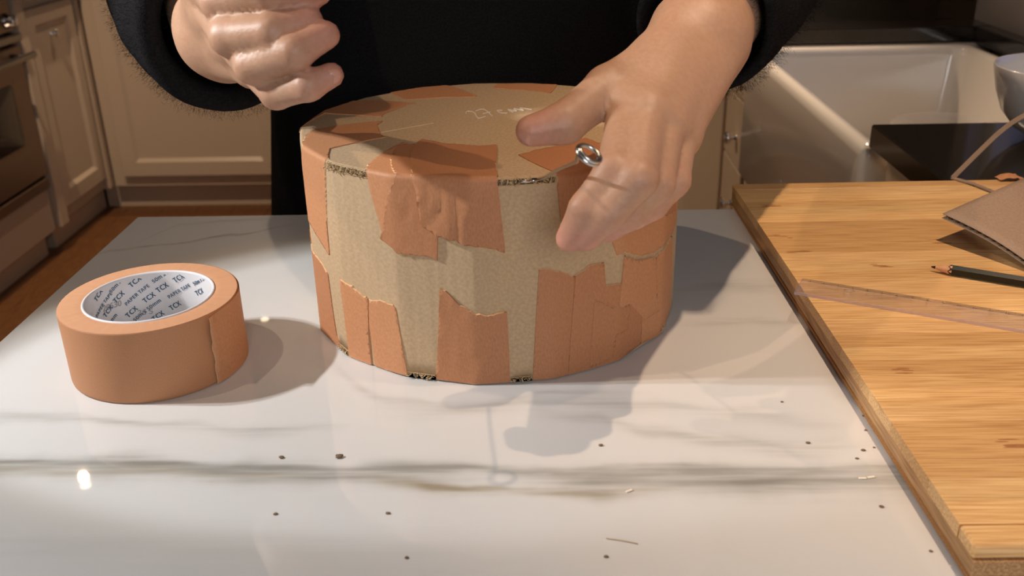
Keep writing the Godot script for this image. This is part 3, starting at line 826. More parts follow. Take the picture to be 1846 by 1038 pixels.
func build_board_things() -> void:
	# ruler
	var y0 := 0.922
	var a := Vector3(0.1987, 0, -0.6550)
	var nearc := Vector3(0.1860, 0, -0.6273)
	var dir := Vector3(0.1314, 0, 0.0643).normalized()
	var wd := Vector3(-dir.z, 0, dir.x)
	if wd.z < 0.0:
		wd = -wd
	var ruler := thing("ruler", "clear plastic ruler with fine black graduations, its end overhanging the chopping board", "ruler", Vector3(a.x, y0, a.z))
	var st := surf(true)
	var prof := [Vector2(0.0001, 0.0003), Vector2(0.0001, 0.0010), Vector2(0.0095, 0.0027), Vector2(0.0100, 0.0027), Vector2(0.0298, 0.0027), Vector2(0.0304, 0.0021), Vector2(0.0304, 0.0003)]
	var ends := []
	for e in 2:
		var ring := PackedVector3Array()
		for p in prof:
			ring.append(Vector3(a.x, y0, a.z) + dir * (0.31 * e) + wd * p.x + Vector3.UP * p.y)
		ends.append(ring)
	for i in prof.size():
		var k := (i + 1) % prof.size()
		var mid: Vector3 = (ends[0][i] + ends[0][k]) / 2.0
		quad(st, ends[0][i], ends[0][k], ends[1][k], ends[1][i], mid - (Vector3(a.x, y0 + 0.0013, a.z) + wd * 0.015))
	obj("blade", st, M.plastic, ruler)
	st = surf(true)
	cap(st, ends[0], -dir)
	cap(st, ends[1], dir)
	for e in [[0, 2, 0.0009], [1, 6, 0.0027]]:   # the cut edges, where clear plastic turns cloudy violet
		var y := Vector3.UP * 0.00008
		var w: float = [0.0096, 0.0303][e[0]]
		var p0: Vector3 = Vector3(a.x, y0 + 0.0027, a.z) + wd * w + y
		var q0: Vector3 = p0 + dir * 0.31
		var wide: Vector3 = wd * [0.0005, 0.0002][e[0]]
		quad(st, p0, q0, q0 + wide, p0 + wide, Vector3.UP)
	var n0: Vector3 = Vector3(a.x, y0 + 0.0003, a.z) + wd * 0.03055
	quad(st, n0, n0 + dir * 0.31, n0 + dir * 0.31 + Vector3.UP * 0.0022, n0 + Vector3.UP * 0.0022, wd)
	obj("cut_edge", st, M.plastic_edge, ruler)
	var marks := surf(true)
	for i in 300:
		var len := 0.0055 if i % 10 == 0 else (0.0042 if i % 5 == 0 else 0.0028)
		var p := Vector3(a.x, y0 + 0.0011, a.z) + dir * (0.006 + i * 0.001) + wd * 0.0006
		var q := p + wd * len + Vector3.UP * (len * 0.181)
		var t := dir * 0.00011
		quad(marks, p - t, p + t, q + t, q - t, Vector3.UP)
	obj("graduation", marks, M.ink, ruler).set_meta("kind", "stuff")
	var nums := surf(true)
	for i in 30:
		flat_text(nums, str(i), 0.0022, Vector3(a.x, y0 + 0.0026, a.z) + dir * (0.0063 + i * 0.01) + wd * 0.0082, dir, wd)
	obj("numerals", nums, M.ink, ruler)
	var hole := surf()
	var hc: Vector3 = Vector3(0.2241, 0.9247, -0.6275)
	lathe(hole, [Vector2(0.0026, -0.0022), Vector2(0.0031, -0.0001), Vector2(0.0036, 0.0001), Vector2(0.0026, 0.0001)], hc, 24)
	obj("hanging_hole", hole, M.plastic, ruler)
	# pencil
	var tip: Vector3 = Vector3(0.2968, 0.9258, -0.6672)
	var pd := Vector3(0.0525, 0.0, 0.0290).normalized()
	var side_d := Vector3(-pd.z, 0, pd.x)
	var pencil := thing("pencil", "dark green hexagonal pencil with a sharpened point, lying on the chopping board", "pencil", tip)
	var hexr := func(d: float, r: float, n := 6) -> PackedVector3Array:
		var out := PackedVector3Array()
		for i in n:
			var an := TAU * i / n + PI / 6.0
			out.append(tip + pd * d + (side_d * cos(an) + Vector3.UP * sin(an)) * r)
		return out
	st = surf(true)
	var r6: float = 0.0041
	for i in 6:
		var k := (i + 1) % 6
		var ra: PackedVector3Array = hexr.call(0.0135, r6)
		var rb: PackedVector3Array = hexr.call(0.175, r6)
		var o: Vector3 = (ra[i] + ra[k]) / 2.0 - tip - pd * 0.0135
		var mida: Vector3 = ((ra[i] + ra[k]) / 2.0 - pd * 0.0018)
		quad(st, ra[i], ra[k], rb[k], rb[i], o)
		tri(st, ra[i], ra[k], mida, o)
	cap(st, hexr.call(0.175, r6), pd)
	obj("barrel", st, M.pencil_green, pencil)
	st = surf()
	var cone := []
	for q in [[0.0028, 0.0010], [0.008, 0.0024], [0.0128, 0.0036], [0.0145, 0.0037]]:
		cone.append(hexr.call(q[0], q[1], 24))
	cone.reverse()
	loft(st, cone)
	obj("sharpened_wood", st, M.pencil_wood, pencil)
	st = surf()
	cone = []
	for q in [[0.0001, 0.0004], [0.001, 0.0007], [0.0030, 0.00115]]:
		cone.append(hexr.call(q[0], q[1], 16))
	cone.reverse()
	loft(st, cone)
	obj("lead", st, M.graphite, pencil)
	var gilt := surf(true)
	rng.seed = 12
	for i in 30:
		var p: Vector3 = tip + pd * (0.030 + i * 0.0034) + Vector3.UP * (r6 * 0.872) - side_d * 0.0006
		box(gilt, p, Vector3(0.0014, 0.0001, rng.randf_range(0.0008, 0.0017)), 0.00001, Basis(pd, Vector3.UP, side_d))
	obj("gilt_imprint", gilt, M.gold, pencil)
	# bent cardboard offcut: one corner lifts off the board
	var corner := Vector3(0.3255, 0.9462, -0.7275)
	var v1 := Vector3(0.0385, -0.0165, 0.0615)
	var v2 := Vector3(0.095, 0.006, -0.070)
	var card := thing("cardboard_offcut", "grey brown corrugated cardboard offcut tilted up at its cut corner, above the pencil", "cardboard", corner)
	var at := func(u: float, w: float, d: float) -> Vector3:
		var lift := 0.004 * sin(u * 2.2) * (1.0 - 0.3 * w)
		var p := corner + v1 * u + v2 * w + Vector3(0, lift - 0.004 * u * u * 0.4, 0)
		p.y = maxf(p.y - 0.0, 0.9262 + 0.0)
		return p + Vector3(0, d, 0)
	var sheets := []
	for layer in 2:
		st = surf()
		for i in 24:
			for j in 24:
				var u0 := i / 24.0 * 1.85
				var u1 := (i + 1) / 24.0 * 1.85
				var w0 := j / 24.0 * 2.6
				var w1 := (j + 1) / 24.0 * 2.6
				var d := -0.0036 * layer
				for half in [0.0, -0.0004]:
					quad(st, at.call(u0, w0, d + half), at.call(u1, w0, d + half), at.call(u1, w1, d + half), at.call(u0, w1, d + half), Vector3(0, 1.0 if half == 0.0 else -1.0, 0))
		var edge_st := st
		for i in 48:
			var e0 := i / 48.0
			var e1 := (i + 1) / 48.0
			var d := -0.0036 * layer
			quad(edge_st, at.call(e0 * 1.85, 0, d), at.call(e1 * 1.85, 0, d), at.call(e1 * 1.85, 0, d - 0.0004), at.call(e0 * 1.85, 0, d - 0.0004), -v2)
			quad(edge_st, at.call(0, e0 * 2.6, d), at.call(0, e1 * 2.6, d), at.call(0, e1 * 2.6, d - 0.0004), at.call(0, e0 * 2.6, d - 0.0004), -v1)
		sheets.append(obj("liner", st, M.offcut_paper, card))
	st = surf()
	var flutes := 21
	for i in flutes * 8:
		var e0 := i / (flutes * 8.0) * 1.85
		var e1 := (i + 1) / (flutes * 8.0) * 1.85
		var d0 := -0.0020 + 0.0015 * sin(e0 / 1.85 * flutes * TAU)
		var d1 := -0.0020 + 0.0015 * sin(e1 / 1.85 * flutes * TAU)
		quad(st, at.call(e0, 0.012, d0), at.call(e1, 0.012, d1), at.call(e1, 2.5, d1), at.call(e0, 2.5, d0), Vector3.UP)
		quad(st, at.call(e0, 0.012, d0 - 0.0003), at.call(e1, 0.012, d1 - 0.0003), at.call(e1, 2.5, d1 - 0.0003), at.call(e0, 2.5, d0 - 0.0003), Vector3.DOWN)
	obj("fluting", st, M.flute, card)
	# thin strip bent up from under the offcut
	var band := thing("cardboard_strip", "thin kraft strip curving up from the far edge of the chopping board", "strip", Vector3(0.4043, 0.9220, -0.8943))
	st = surf(true)
	var path := [Vector3(0.4225, 0.9236, -0.846), Vector3(0.4135, 0.9238, -0.871)]
	path.append_array(smooth_path([Vector3(0.4028, 0.9227, -0.8922), Vector3(0.4353, 0.9440, -0.9140), Vector3(0.4589, 0.9593, -0.9280), Vector3(0.4839, 0.9708, -0.9403), Vector3(0.5335, 0.9899, -0.9567)], 6))
	var rr := []
	for i in path.size() - 1:
		var d: Vector3 = (path[i + 1] - path[i]).normalized()
		var sd := d.cross(Vector3(0.35, 0.5, 0.8)).normalized()
		var nn := sd.cross(d).normalized()
		box(st, (path[i] + path[i + 1]) / 2.0, Vector3((path[i + 1] - path[i]).length() + 0.0006, 0.0046, 0.0014), 0.0002, Basis(d, sd, nn))
	obj("bent_band", st, M.offcut_paper, band)
	# torn scrap of tape at the far edge
	var scrap := thing("tape_scrap", "small torn scrap of brown paper tape, crumpled at the chopping board's far edge", "scrap", Vector3(0.456, 0.922, -0.886))
	st = surf()
	for i in 10:
		for j in 6:
			var q := func(a2: int, b2: int) -> Vector3:
				return Vector3(0.443 + a2 * 0.0026 + 0.001 * wob.get_noise_2d(b2 * 60.0, 1.0), 0.9224 + 0.0008 + 0.0045 * absf(wob.get_noise_2d(a2 * 25.0, b2 * 30.0)) * (1.0 if a2 in range(2, 9) else 0.4) + 0.0022 * sin(a2 * 0.35), -0.893 + b2 * 0.0022 + 0.0008 * wob.get_noise_2d(a2 * 50.0, 5.0))
			quad(st, q.call(i, j), q.call(i + 1, j), q.call(i + 1, j + 1), q.call(i, j + 1), Vector3.UP)
	obj("paper", st, M.tape_paper, scrap)

func flat_text(st: SurfaceTool, words: String, height: float, at: Vector3, right: Vector3, down: Vector3) -> void:
	var tm := TextMesh.new()
	var f := SystemFont.new()
	f.font_names = PackedStringArray(["Droid Sans"])
	tm.font = f
	tm.font_size = 24
	tm.pixel_size = height / 17.0
	tm.depth = 0.0
	tm.text = words
	var arr := tm.get_mesh_arrays()
	var vs: PackedVector3Array = arr[Mesh.ARRAY_VERTEX]
	var ids: PackedInt32Array = arr[Mesh.ARRAY_INDEX] if arr[Mesh.ARRAY_INDEX] != null else PackedInt32Array(range(vs.size()))
	for t in range(0, ids.size(), 3):
		var p := []
		for k in 3:
			var v := vs[ids[t + k]]
			p.append(at + right * v.x - down * v.y)
		tri(st, p[0], p[1], p[2], Vector3.UP)

# ---------------------------------------------------------------- hook, crumbs
func build_hook() -> void:
	var hook := thing("wire_hook", "bright steel wire with a coiled loop end, poked into the drum's torn rim", "hook", Vector3(-0.0089, 1.0391, -0.5396))
	var st := surf()
	var c: Vector3 = Vector3(0.0269, 1.0793, -0.4500)
	var ax: Vector3 = (Vector3(0.0316, 1.0757, -0.4480) - c)
	var ay: Vector3 = (Vector3(0.0248, 1.0787, -0.4459) - c)
	ax = ax.normalized() * 0.0062
	ay = ay - ax.normalized() * ay.dot(ax.normalized())
	ay = ay.normalized() * 0.0056
	var nrm := ax.cross(ay).normalized()
	var pts := smooth_path([drum_point(Vector2(17.8, 0.5).x, 2.4, 0.0, 0.008), drum_point(Vector2(24.5, 0.9).x, 2.2, 0.0), drum_point(Vector2(34.6, 1.7).x, 1.2, 0.0030), Vector3(0.0131, 1.0572, -0.4968), Vector3(0.0214, 1.0728, -0.4591)], 6)
	var start := 2.55
	for i in 58:
		var an := start - TAU * 1.55 * i / 57.0
		pts.append(c + ax * cos(an) + ay * sin(an) + nrm * (0.0028 * (i / 57.0 - 0.4)))
	tube(st, pts, [0.0011], 12)
	obj("wire", st, M.wire, hook)

func build_crumbs() -> void:
	rng.seed = 31
	var spots := [Vector2(0.152, -0.516), Vector2(0.156, -0.470), Vector2(0.197, -0.499), Vector2(0.193, -0.483), Vector2(0.185, -0.462), Vector2(0.179, -0.454), Vector2(0.178, -0.410), Vector2(0.190, -0.375), Vector2(0.192, -0.465), Vector2(0.037, -0.469), Vector2(-0.078, -0.407), Vector2(-0.064, -0.372), Vector2(-0.137, -0.407), Vector2(0.033, -0.372)]
	var where := ["tiny speck on the marble in line with the drum's foot, nearest the ruler", "tiny speck on the pale marble left of the chopping board, alone above the vein", "tiny speck touching the chopping board's left edge, highest of the row of specks",
		"tiny speck by the chopping board's left edge, second in the row of specks", "tiny speck by the chopping board's left edge, third in the row of specks", "tiny speck at the end of the broad grey vein, left of its neighbours", "tiny speck below the grey vein by the chopping board's edge",
		"tiny speck by the chopping board's nearest corner", "tiny speck closest to the board's edge just above the white flecks", "tiny speck on the marble between the hook's shadow and the broad grey vein", "tiny speck left of the hook's shadow, below the thin brown vein",
		"tiny speck nearest the camera, in the middle of the marble", "tiny speck below the tape roll's crumbs, nearest the marble's front", "tiny speck next to the thin pale fibre"]
	for i in spots.size() + 2:
		var p: Vector2 = spots[i] if i < spots.size() else [Vector2(-0.113, -0.459), Vector2(-0.146, -0.459)][i - spots.size()]
		var r := rng.randf_range(0.0006, 0.0011) if i < spots.size() else (0.0019 if i == spots.size() else 0.0013)
		var st := surf()
		var rings := []
		for j in 6:
			var ring := PackedVector3Array()
			var t := PI * (j / 5.0 - 0.5)
			for k in 8:
				var an := TAU * k / 8.0
				var rad := r * (0.75 + 0.5 * rng.randf())
				ring.append(Vector3(p.x + cos(an) * cos(t) * rad * 1.3, TOP + r * 0.45 + sin(t) * r * 0.45, p.y + sin(an) * cos(t) * rad))
			rings.append(ring)
		loft(st, rings)
		var o := obj("crumb", st, M.crumb)
		if i < spots.size():
			tag(o, where[i], "crumb", "cardboard specks on the marble")
		elif i == spots.size():
			tag(o, "larger curled cardboard crumb on the marble, right of its smaller twin", "crumb")
		else:
			tag(o, "small flat cardboard crumb on the marble, in front of the tape roll", "crumb")
	var fleck_labels := ["white paper fleck on the thin brown vein near the hook's shadow", "white paper fleck on the broad grey vein, left one of the pair by the board", "white paper fleck on the broad grey vein, the one closest to the chopping board"]
	for p in [Vector2(0.049, -0.425), Vector2(0.176, -0.435), Vector2(0.181, -0.436)]:
		var st := surf(true)
		box(st, Vector3(p.x, TOP + 0.0004, p.y), Vector3(0.0042, 0.0007, 0.0016), 0.0003, Basis(Vector3.UP, rng.randf() * 0.6))
		tag(obj("paper_fleck", st, M.chalk), fleck_labels.pop_front(), "fleck", "white flecks on the marble vein")
	var th := surf()
	tube(th, [Vector3(0.0340, 0.9004, -0.3857), Vector3(0.0418, 0.9006, -0.3837), Vector3(0.0493, 0.9004, -0.3814)], [0.00022], 6)
	tag(obj("paper_fibre", th, M.flute), "thin pale brown fibre lying on the marble near its front", "fibre")

# ---------------------------------------------------------------- person
func chain(pts: Array, radii: Array) -> Array:
	var out := []
	for i in pts.size() - 1:
		out.append([pts[i], pts[i + 1], radii[i], radii[i + 1]])
	return out

func add_hand(st: SurfaceTool, person: Node3D, elbow: Vector3, wrist: Vector3, fingers: Array, thumb: Array, wide: float, fat: float) -> void:
	# fingers: four chains MCP, PIP, DIP, tip; thumb: CMC, MCP, IP, tip
	var groups := []
	var palm := []
	palm.append([elbow.lerp(wrist, 0.35), wrist, 0.033, wide])
	var heads := []
	for f in fingers:
		heads.append(f[0])
	var side: Vector3 = (heads[0] - heads[3]).normalized()
	for i in 4:
		var root: Vector3 = wrist + side * (0.014 - 0.0095 * i)
		palm.append([root, heads[i], wide * 0.62, [0.0122, 0.0125, 0.0118, 0.0108][i]])
	palm.append([thumb[0], heads[0].lerp(wrist, 0.35), 0.0145, 0.012])
	palm.append([thumb[0], thumb[1], 0.0160, 0.0125])
	for i in 3:
		palm.append([heads[i], heads[i + 1], 0.0108, 0.0102])
	groups.append({"k": 300.0, "bones": palm})
	var rad := [[0.0104, 0.0095, 0.0084, 0.0070], [0.0106, 0.0097, 0.0085, 0.0071], [0.0101, 0.0092, 0.0081, 0.0067], [0.0092, 0.0082, 0.0072, 0.0060]]
	for i in 4:
		var f: Array = fingers[i]
		var rr := []
		for q in rad[i]:
			rr.append(q * fat)
		var bones := chain(f, rr)
		bones.append([f[0].lerp(wrist, 0.3), f[0], 0.0105, rr[0]])
		groups.append({"k": 900.0, "bones": bones})
	groups.append({"k": 700.0, "bones": chain(thumb, [0.0150, 0.0132, 0.0116, 0.0090])})
	var tips := [thumb[3]]
	var knuckles := [thumb[2]]
	for f in fingers:
		tips.append(f[3])
		knuckles.append(f[1])
		knuckles.append(f[2])
	var pale := Color(0.53, 0.315, 0.205)
	var pink := Color(0.57, 0.255, 0.19)
	var tone := func(p: Vector3) -> Color:
		var a := 0.0
		for t in tips:
			a = maxf(a, 1.0 - p.distance_to(t) / 0.026)
		for t in knuckles:
			a = maxf(a, 0.6 - p.distance_to(t) / 0.022)
		return pale.lerp(pink, clampf(a, 0.0, 0.85))
	body_mesh(st, groups, 0.0022, tone, 750.0)
	# nails
	var all := fingers.duplicate()
	all.append(thumb)
	for f in all:
		var d: Vector3 = (f[3] - f[2]).normalized()
		var up: Vector3 = f[2] - (f[1] + f[3]) / 2.0
		up = (up - d * up.dot(d)).normalized()
		var ns := surf()
		var r: float = 0.0068 if f != thumb else 0.0086
		ellipsoid(ns, f[3] - d * 0.0008 + up * (r - 0.0022), Basis(d.cross(up) * r * 0.66, up * 0.0020, -d * r * 0.85), 7)
		obj("fingernail", ns, M.nail, person)

func sleeve(person: Node3D, path: Array, radii: Array, inner: float, fuzz: Array) -> void:
	# path from the arm to the cuff; the cuff rolls in over its rim and goes back up inside
	var pts := smooth_path(path, 10)
	var rr := []
	for i in pts.size():
		var t := float(i) / (pts.size() - 1) * (radii.size() - 1)
		var k := mini(int(t), radii.size() - 2)
		rr.append(lerpf(radii[k], radii[k + 1], t - k))
	var d: Vector3 = (pts[-1] - pts[-2]).normalized()
	var last: Vector3 = pts[-1]
	var ro: float = rr[-1]
	for k in 6:
		var a := PI * (k + 1) / 6.0
		var m := (ro + inner) / 2.0
		var w := (ro - inner) / 2.0
		pts.append(last + d * (w * sin(a)))
		rr.append(m + w * cos(a))
	for k in 5:
		pts.append(last - d * (0.012 * (k + 1)))
		rr.append(inner)
	var rings := []
	var e1 := d.cross(Vector3.UP).normalized()
	var count := 56
	for i in pts.size():
		var dd := d
		if i < pts.size() - 12:
			dd = (pts[i + 1] - pts[maxi(i - 1, 0)]).normalized()
		var f1 := (e1 - dd * e1.dot(dd)).normalized()
		var f2 := f1.cross(dd)
		var ring := PackedVector3Array()
		for k in count:
			var a := TAU * k / count
			var n := f1 * cos(a) + f2 * sin(a)
			var r: float = rr[i] * (1.0 + 0.05 * wob.get_noise_3d(pts[i].x * 2600.0 + n.x * 70.0, pts[i].y * 2600.0 + n.y * 70.0, pts[i].z * 2600.0 + n.z * 70.0))
			var p: Vector3 = pts[i] + n * r
			ring.append(p)
			if i < pts.size() - 6:
				for again in 5:
					fuzz.append([p, n])
		rings.append(ring)
	var st := surf()
	loft(st, rings)
	obj("sleeve", st, M.wool, person)

func build_person() -> void:
	var person := thing("person", "person in a fuzzy black jumper standing behind the cardboard drum, hands over it", "person", Vector3(-0.065, 0, -1.1))
	var st := SurfaceTool.new()
	st.begin(Mesh.PRIMITIVE_TRIANGLES)
	# right hand, curled, at the left of the picture
	var elbow_r: Vector3 = Vector3(-0.3148, 1.1657, -0.9139)
	var wrist_r: Vector3 = Vector3(-0.2112, 1.1063, -0.6549)
	add_hand(st, person, elbow_r, wrist_r, [
		[Vector3(-0.1983, 1.1444, -0.6011), Vector3(-0.1724, 1.1412, -0.5467), Vector3(-0.1401, 1.1469, -0.5293), Vector3(-0.1153, 1.1476, -0.5336)],
		[Vector3(-0.1934, 1.1288, -0.5998), Vector3(-0.1668, 1.1241, -0.5360), Vector3(-0.1386, 1.1284, -0.5211), Vector3(-0.1205, 1.1329, -0.5279)],
		[Vector3(-0.1828, 1.1125, -0.5928), Vector3(-0.1541, 1.1093, -0.5298), Vector3(-0.1258, 1.1191, -0.5129), Vector3(-0.1103, 1.1263, -0.5220)],
		[Vector3(-0.1722, 1.0964, -0.5914), Vector3(-0.1436, 1.0937, -0.5318), Vector3(-0.1213, 1.1005, -0.5157), Vector3(-0.1091, 1.1053, -0.5204)]],
		[Vector3(-0.1787, 1.1403, -0.6162), Vector3(-0.1498, 1.1559, -0.5911), Vector3(-0.1244, 1.1613, -0.5668), Vector3(-0.1080, 1.1580, -0.5548)], 0.0285, 1.12)
	# left hand, reaching down in front of the drum
	var elbow_l: Vector3 = Vector3(0.2407, 1.1590, -0.9256)
	var wrist_l: Vector3 = Vector3(0.1073, 1.1046, -0.6265)
	add_hand(st, person, elbow_l, wrist_l, [
		[Vector3(0.0543, 1.0798, -0.5440), Vector3(0.0426, 1.0593, -0.4864), Vector3(0.0273, 1.0408, -0.4800), Vector3(0.0188, 1.0215, -0.4865)],
		[Vector3(0.0641, 1.0769, -0.5342), Vector3(0.0541, 1.0571, -0.4792), Vector3(0.0387, 1.0392, -0.4752), Vector3(0.0282, 1.0233, -0.4832)],
		[Vector3(0.0751, 1.0702, -0.5370), Vector3(0.0657, 1.0505, -0.4919), Vector3(0.0509, 1.0350, -0.4868), Vector3(0.0403, 1.0240, -0.4926)],
		[Vector3(0.0852, 1.0614, -0.5454), Vector3(0.0782, 1.0453, -0.5118), Vector3(0.0663, 1.0331, -0.5061), Vector3(0.0570, 1.0245, -0.5086)]],
		[Vector3(0.0746, 1.0937, -0.5912), Vector3(0.0437, 1.0875, -0.5559), Vector3(0.0176, 1.0748, -0.5277), Vector3(-0.0010, 1.0722, -0.5217)], 0.0295, 1.06)
	# the rest of the body, under its clothes
	var px := -0.065
	var flesh := Color(0.53, 0.315, 0.205)
	var bodies := [{"k": 60.0, "bones": [
		[Vector3(px, 1.02, -1.14), Vector3(px, 1.34, -1.16), 0.11, 0.115], [Vector3(px - 0.07, 1.0, -1.14), Vector3(px - 0.08, 1.33, -1.16), 0.085, 0.09], [Vector3(px + 0.07, 1.0, -1.14), Vector3(px + 0.08, 1.33, -1.16), 0.085, 0.09],
		[Vector3(px, 1.36, -1.15), Vector3(px, 1.50, -1.10), 0.065, 0.055], [Vector3(px - 0.08, 0.95, -1.13), Vector3(px - 0.09, 0.50, -1.13), 0.085, 0.055], [Vector3(px + 0.08, 0.95, -1.13), Vector3(px + 0.09, 0.50, -1.13), 0.085, 0.055],
		[Vector3(px - 0.09, 0.50, -1.13), Vector3(px - 0.10, 0.09, -1.15), 0.05, 0.035], [Vector3(px + 0.09, 0.50, -1.13), Vector3(px + 0.10, 0.09, -1.15), 0.05, 0.035],
		[Vector3(px - 0.16, 1.37, -1.15), elbow_r + Vector3(0, 0, -0.02), 0.05, 0.04], [elbow_r + Vector3(0, 0, -0.02), elbow_r.lerp(wrist_r, 0.45), 0.04, 0.033],
		[Vector3(px + 0.16, 1.37, -1.15), elbow_l + Vector3(0, 0, -0.02), 0.05, 0.04], [elbow_l + Vector3(0, 0, -0.02), elbow_l.lerp(wrist_l, 0.45), 0.04, 0.033]]},
		{"k": 160.0, "bones": [[Vector3(px, 1.60, -1.075), Vector3(px, 1.63, -1.10), 0.085, 0.092], [Vector3(px, 1.57, -1.06), Vector3(px, 1.525, -1.025), 0.06, 0.036], [Vector3(px, 1.60, -0.985), Vector3(px, 1.572, -0.972), 0.010, 0.013],
			[Vector3(px - 0.088, 1.605, -1.085), Vector3(px - 0.09, 1.575, -1.08), 0.014, 0.009], [Vector3(px + 0.088, 1.605, -1.085), Vector3(px + 0.09, 1.575, -1.08), 0.014, 0.009], [Vector3(px - 0.018, 1.545, -0.992), Vector3(px + 0.018, 1.545, -0.992), 0.007, 0.007]]}]
	body_mesh(st, bodies, 0.012, func(_p: Vector3) -> Color: return flesh, 90.0)
	put("body", st.commit(), M.skin, person)
	for s in [-1, 1]:
		var eye := surf()
		ellipsoid(eye, Vector3(px + s * 0.031, 1.605, -0.997), Basis.from_scale(Vector3.ONE * 0.0125), 8)
		obj("eye", eye, M.china, person)
	# jumper
	var fuzz := []
	st = SurfaceTool.new()
	st.begin(Mesh.PRIMITIVE_TRIANGLES)
	var wool := [{"k": 45.0, "bones": [
		[Vector3(px - 0.125, 0.74, -1.085), Vector3(px - 0.10, 1.36, -1.14), 0.132, 0.10], [Vector3(px + 0.105, 0.74, -1.085), Vector3(px + 0.10, 1.36, -1.14), 0.130, 0.10], [Vector3(px, 0.74, -1.07), Vector3(px, 1.34, -1.12), 0.13, 0.12],
		[Vector3(px - 0.165, 1.37, -1.15), elbow_r, 0.075, 0.066], [Vector3(px + 0.165, 1.37, -1.15), elbow_l, 0.075, 0.062], [Vector3(px, 1.40, -1.14), Vector3(px, 1.455, -1.12), 0.085, 0.07]]}]
	var vs := body_mesh(st, wool, 0.012, func(_p: Vector3) -> Color: return Color.WHITE, 60.0)
	put("jumper", st.commit(), M.wool, person)
	var mid := Vector3(px, 0, -1.1)
	for v in vs:
		if v.y < 1.3 and v.z > -1.15:
			fuzz.append([v, (Vector3(v.x, 0, v.z) - mid).normalized()])
	sleeve(person, [elbow_r, Vector3(-0.2722, 1.1219, -0.7971), Vector3(-0.2331, 1.1110, -0.7166), Vector3(-0.2148, 1.1089, -0.6812)], [0.068, 0.066, 0.064, 0.060], 0.042, fuzz)
	sleeve(person, [elbow_l, Vector3(0.1659, 1.1268, -0.7780), Vector3(0.1256, 1.1130, -0.6778), Vector3(0.1145, 1.1092, -0.6506)], [0.062, 0.058, 0.050, 0.0475], 0.040, fuzz)
	rng.seed = 4
	var fz := surf(true)
	for i in 90000:
		var f: Array = fuzz[rng.randi() % fuzz.size()]
		var n: Vector3 = f[1]
		var p: Vector3 = f[0] + Vector3(rng.randf_range(-1, 1), rng.randf_range(-1, 1), rng.randf_range(-1, 1)) * 0.007 - n * 0.002
		var d := (n + Vector3(rng.randf_range(-1, 1), rng.randf_range(-1, 1), rng.randf_range(-1, 1)) * 0.9).normalized() * rng.randf_range(0.0015, 0.0052)
		var sd := d.cross(Vector3(rng.randf() - 0.5, rng.randf() - 0.5, rng.randf() - 0.5)).normalized() * 0.00009
		tri(fz, p - sd, p + sd, p + d, n)
	obj("jumper_fuzz", fz, M.fuzz, person).set_meta("kind", "stuff")
	# trousers, shoes, hair
	st = SurfaceTool.new()
	st.begin(Mesh.PRIMITIVE_TRIANGLES)
	body_mesh(st, [{"k": 60.0, "bones": [[Vector3(px - 0.085, 0.90, -1.125), Vector3(px - 0.09, 0.50, -1.13), 0.11, 0.078], [Vector3(px + 0.085, 0.90, -1.125), Vector3(px + 0.09, 0.50, -1.13), 0.11, 0.078],
		[Vector3(px - 0.09, 0.50, -1.13), Vector3(px - 0.10, 0.07, -1.15), 0.075, 0.06], [Vector3(px + 0.09, 0.50, -1.13), Vector3(px + 0.10, 0.07, -1.15), 0.075, 0.06]]}], 0.014, func(_p: Vector3) -> Color: return Color.WHITE, 90.0)
	put("trousers", st.commit(), M.trousers, person)
	for s in [-1, 1]:
		st = surf()
		ellipsoid(st, Vector3(px + s * 0.105, 0.036, -1.10), Basis.from_scale(Vector3(0.045, 0.036, 0.125)), 10)
		obj("shoe", st, M.shoe, person)
	st = SurfaceTool.new()
	st.begin(Mesh.PRIMITIVE_TRIANGLES)
	body_mesh(st, [{"k": 120.0, "bones": [[Vector3(px, 1.635, -1.105), Vector3(px, 1.64, -1.125), 0.098, 0.10], [Vector3(px - 0.07, 1.60, -1.12), Vector3(px - 0.075, 1.44, -1.15), 0.05, 0.035], [Vector3(px + 0.07, 1.60, -1.12), Vector3(px + 0.075, 1.44, -1.15), 0.05, 0.035], [Vector3(px, 1.60, -1.14), Vector3(px, 1.42, -1.20), 0.07, 0.05]]}], 0.012, func(_p: Vector3) -> Color: return Color.WHITE, 150.0)
	put("hair", st.commit(), M.hair, person)

# ---------------------------------------------------------------- kitchen
func panel_door(st: SurfaceTool, origin: Vector3, right: Vector3, out: Vector3, w: float, h: float, stile := 0.062, t := 0.02) -> void:
	# origin: lower left corner on the carcass face; a frame with a bevelled, recessed panel
	var up := Vector3.UP
	var loop := func(inset: float, depth: float) -> Array:
		return [origin + right * inset + up * inset + out * depth, origin + right * (w - inset) + up * inset + out * depth, origin + right * (w - inset) + up * (h - inset) + out * depth, origin + right * inset + up * (h - inset) + out * depth]
	var loops := [loop.call(0.0, 0.0), loop.call(0.0, t - 0.002), loop.call(0.002, t), loop.call(stile, t), loop.call(stile + 0.004, t - 0.003), loop.call(stile + 0.014, t - 0.010)]
	var centre := origin + right * w / 2.0 + up * h / 2.0
	for j in loops.size() - 1:
		for i in 4:
			var k := (i + 1) % 4
			var a: Vector3 = loops[j][i]
			var b: Vector3 = loops[j][k]
			var c: Vector3 = loops[j + 1][k]
			var d: Vector3 = loops[j + 1][i]
			var o := out
			if j == 0:
				o = ((a + b) / 2.0 - centre)
				o -= out * o.dot(out)
			quad(st, a, b, c, d, o)
	var l: Array = loops[-1]
	quad(st, l[0], l[1], l[2], l[3], out)

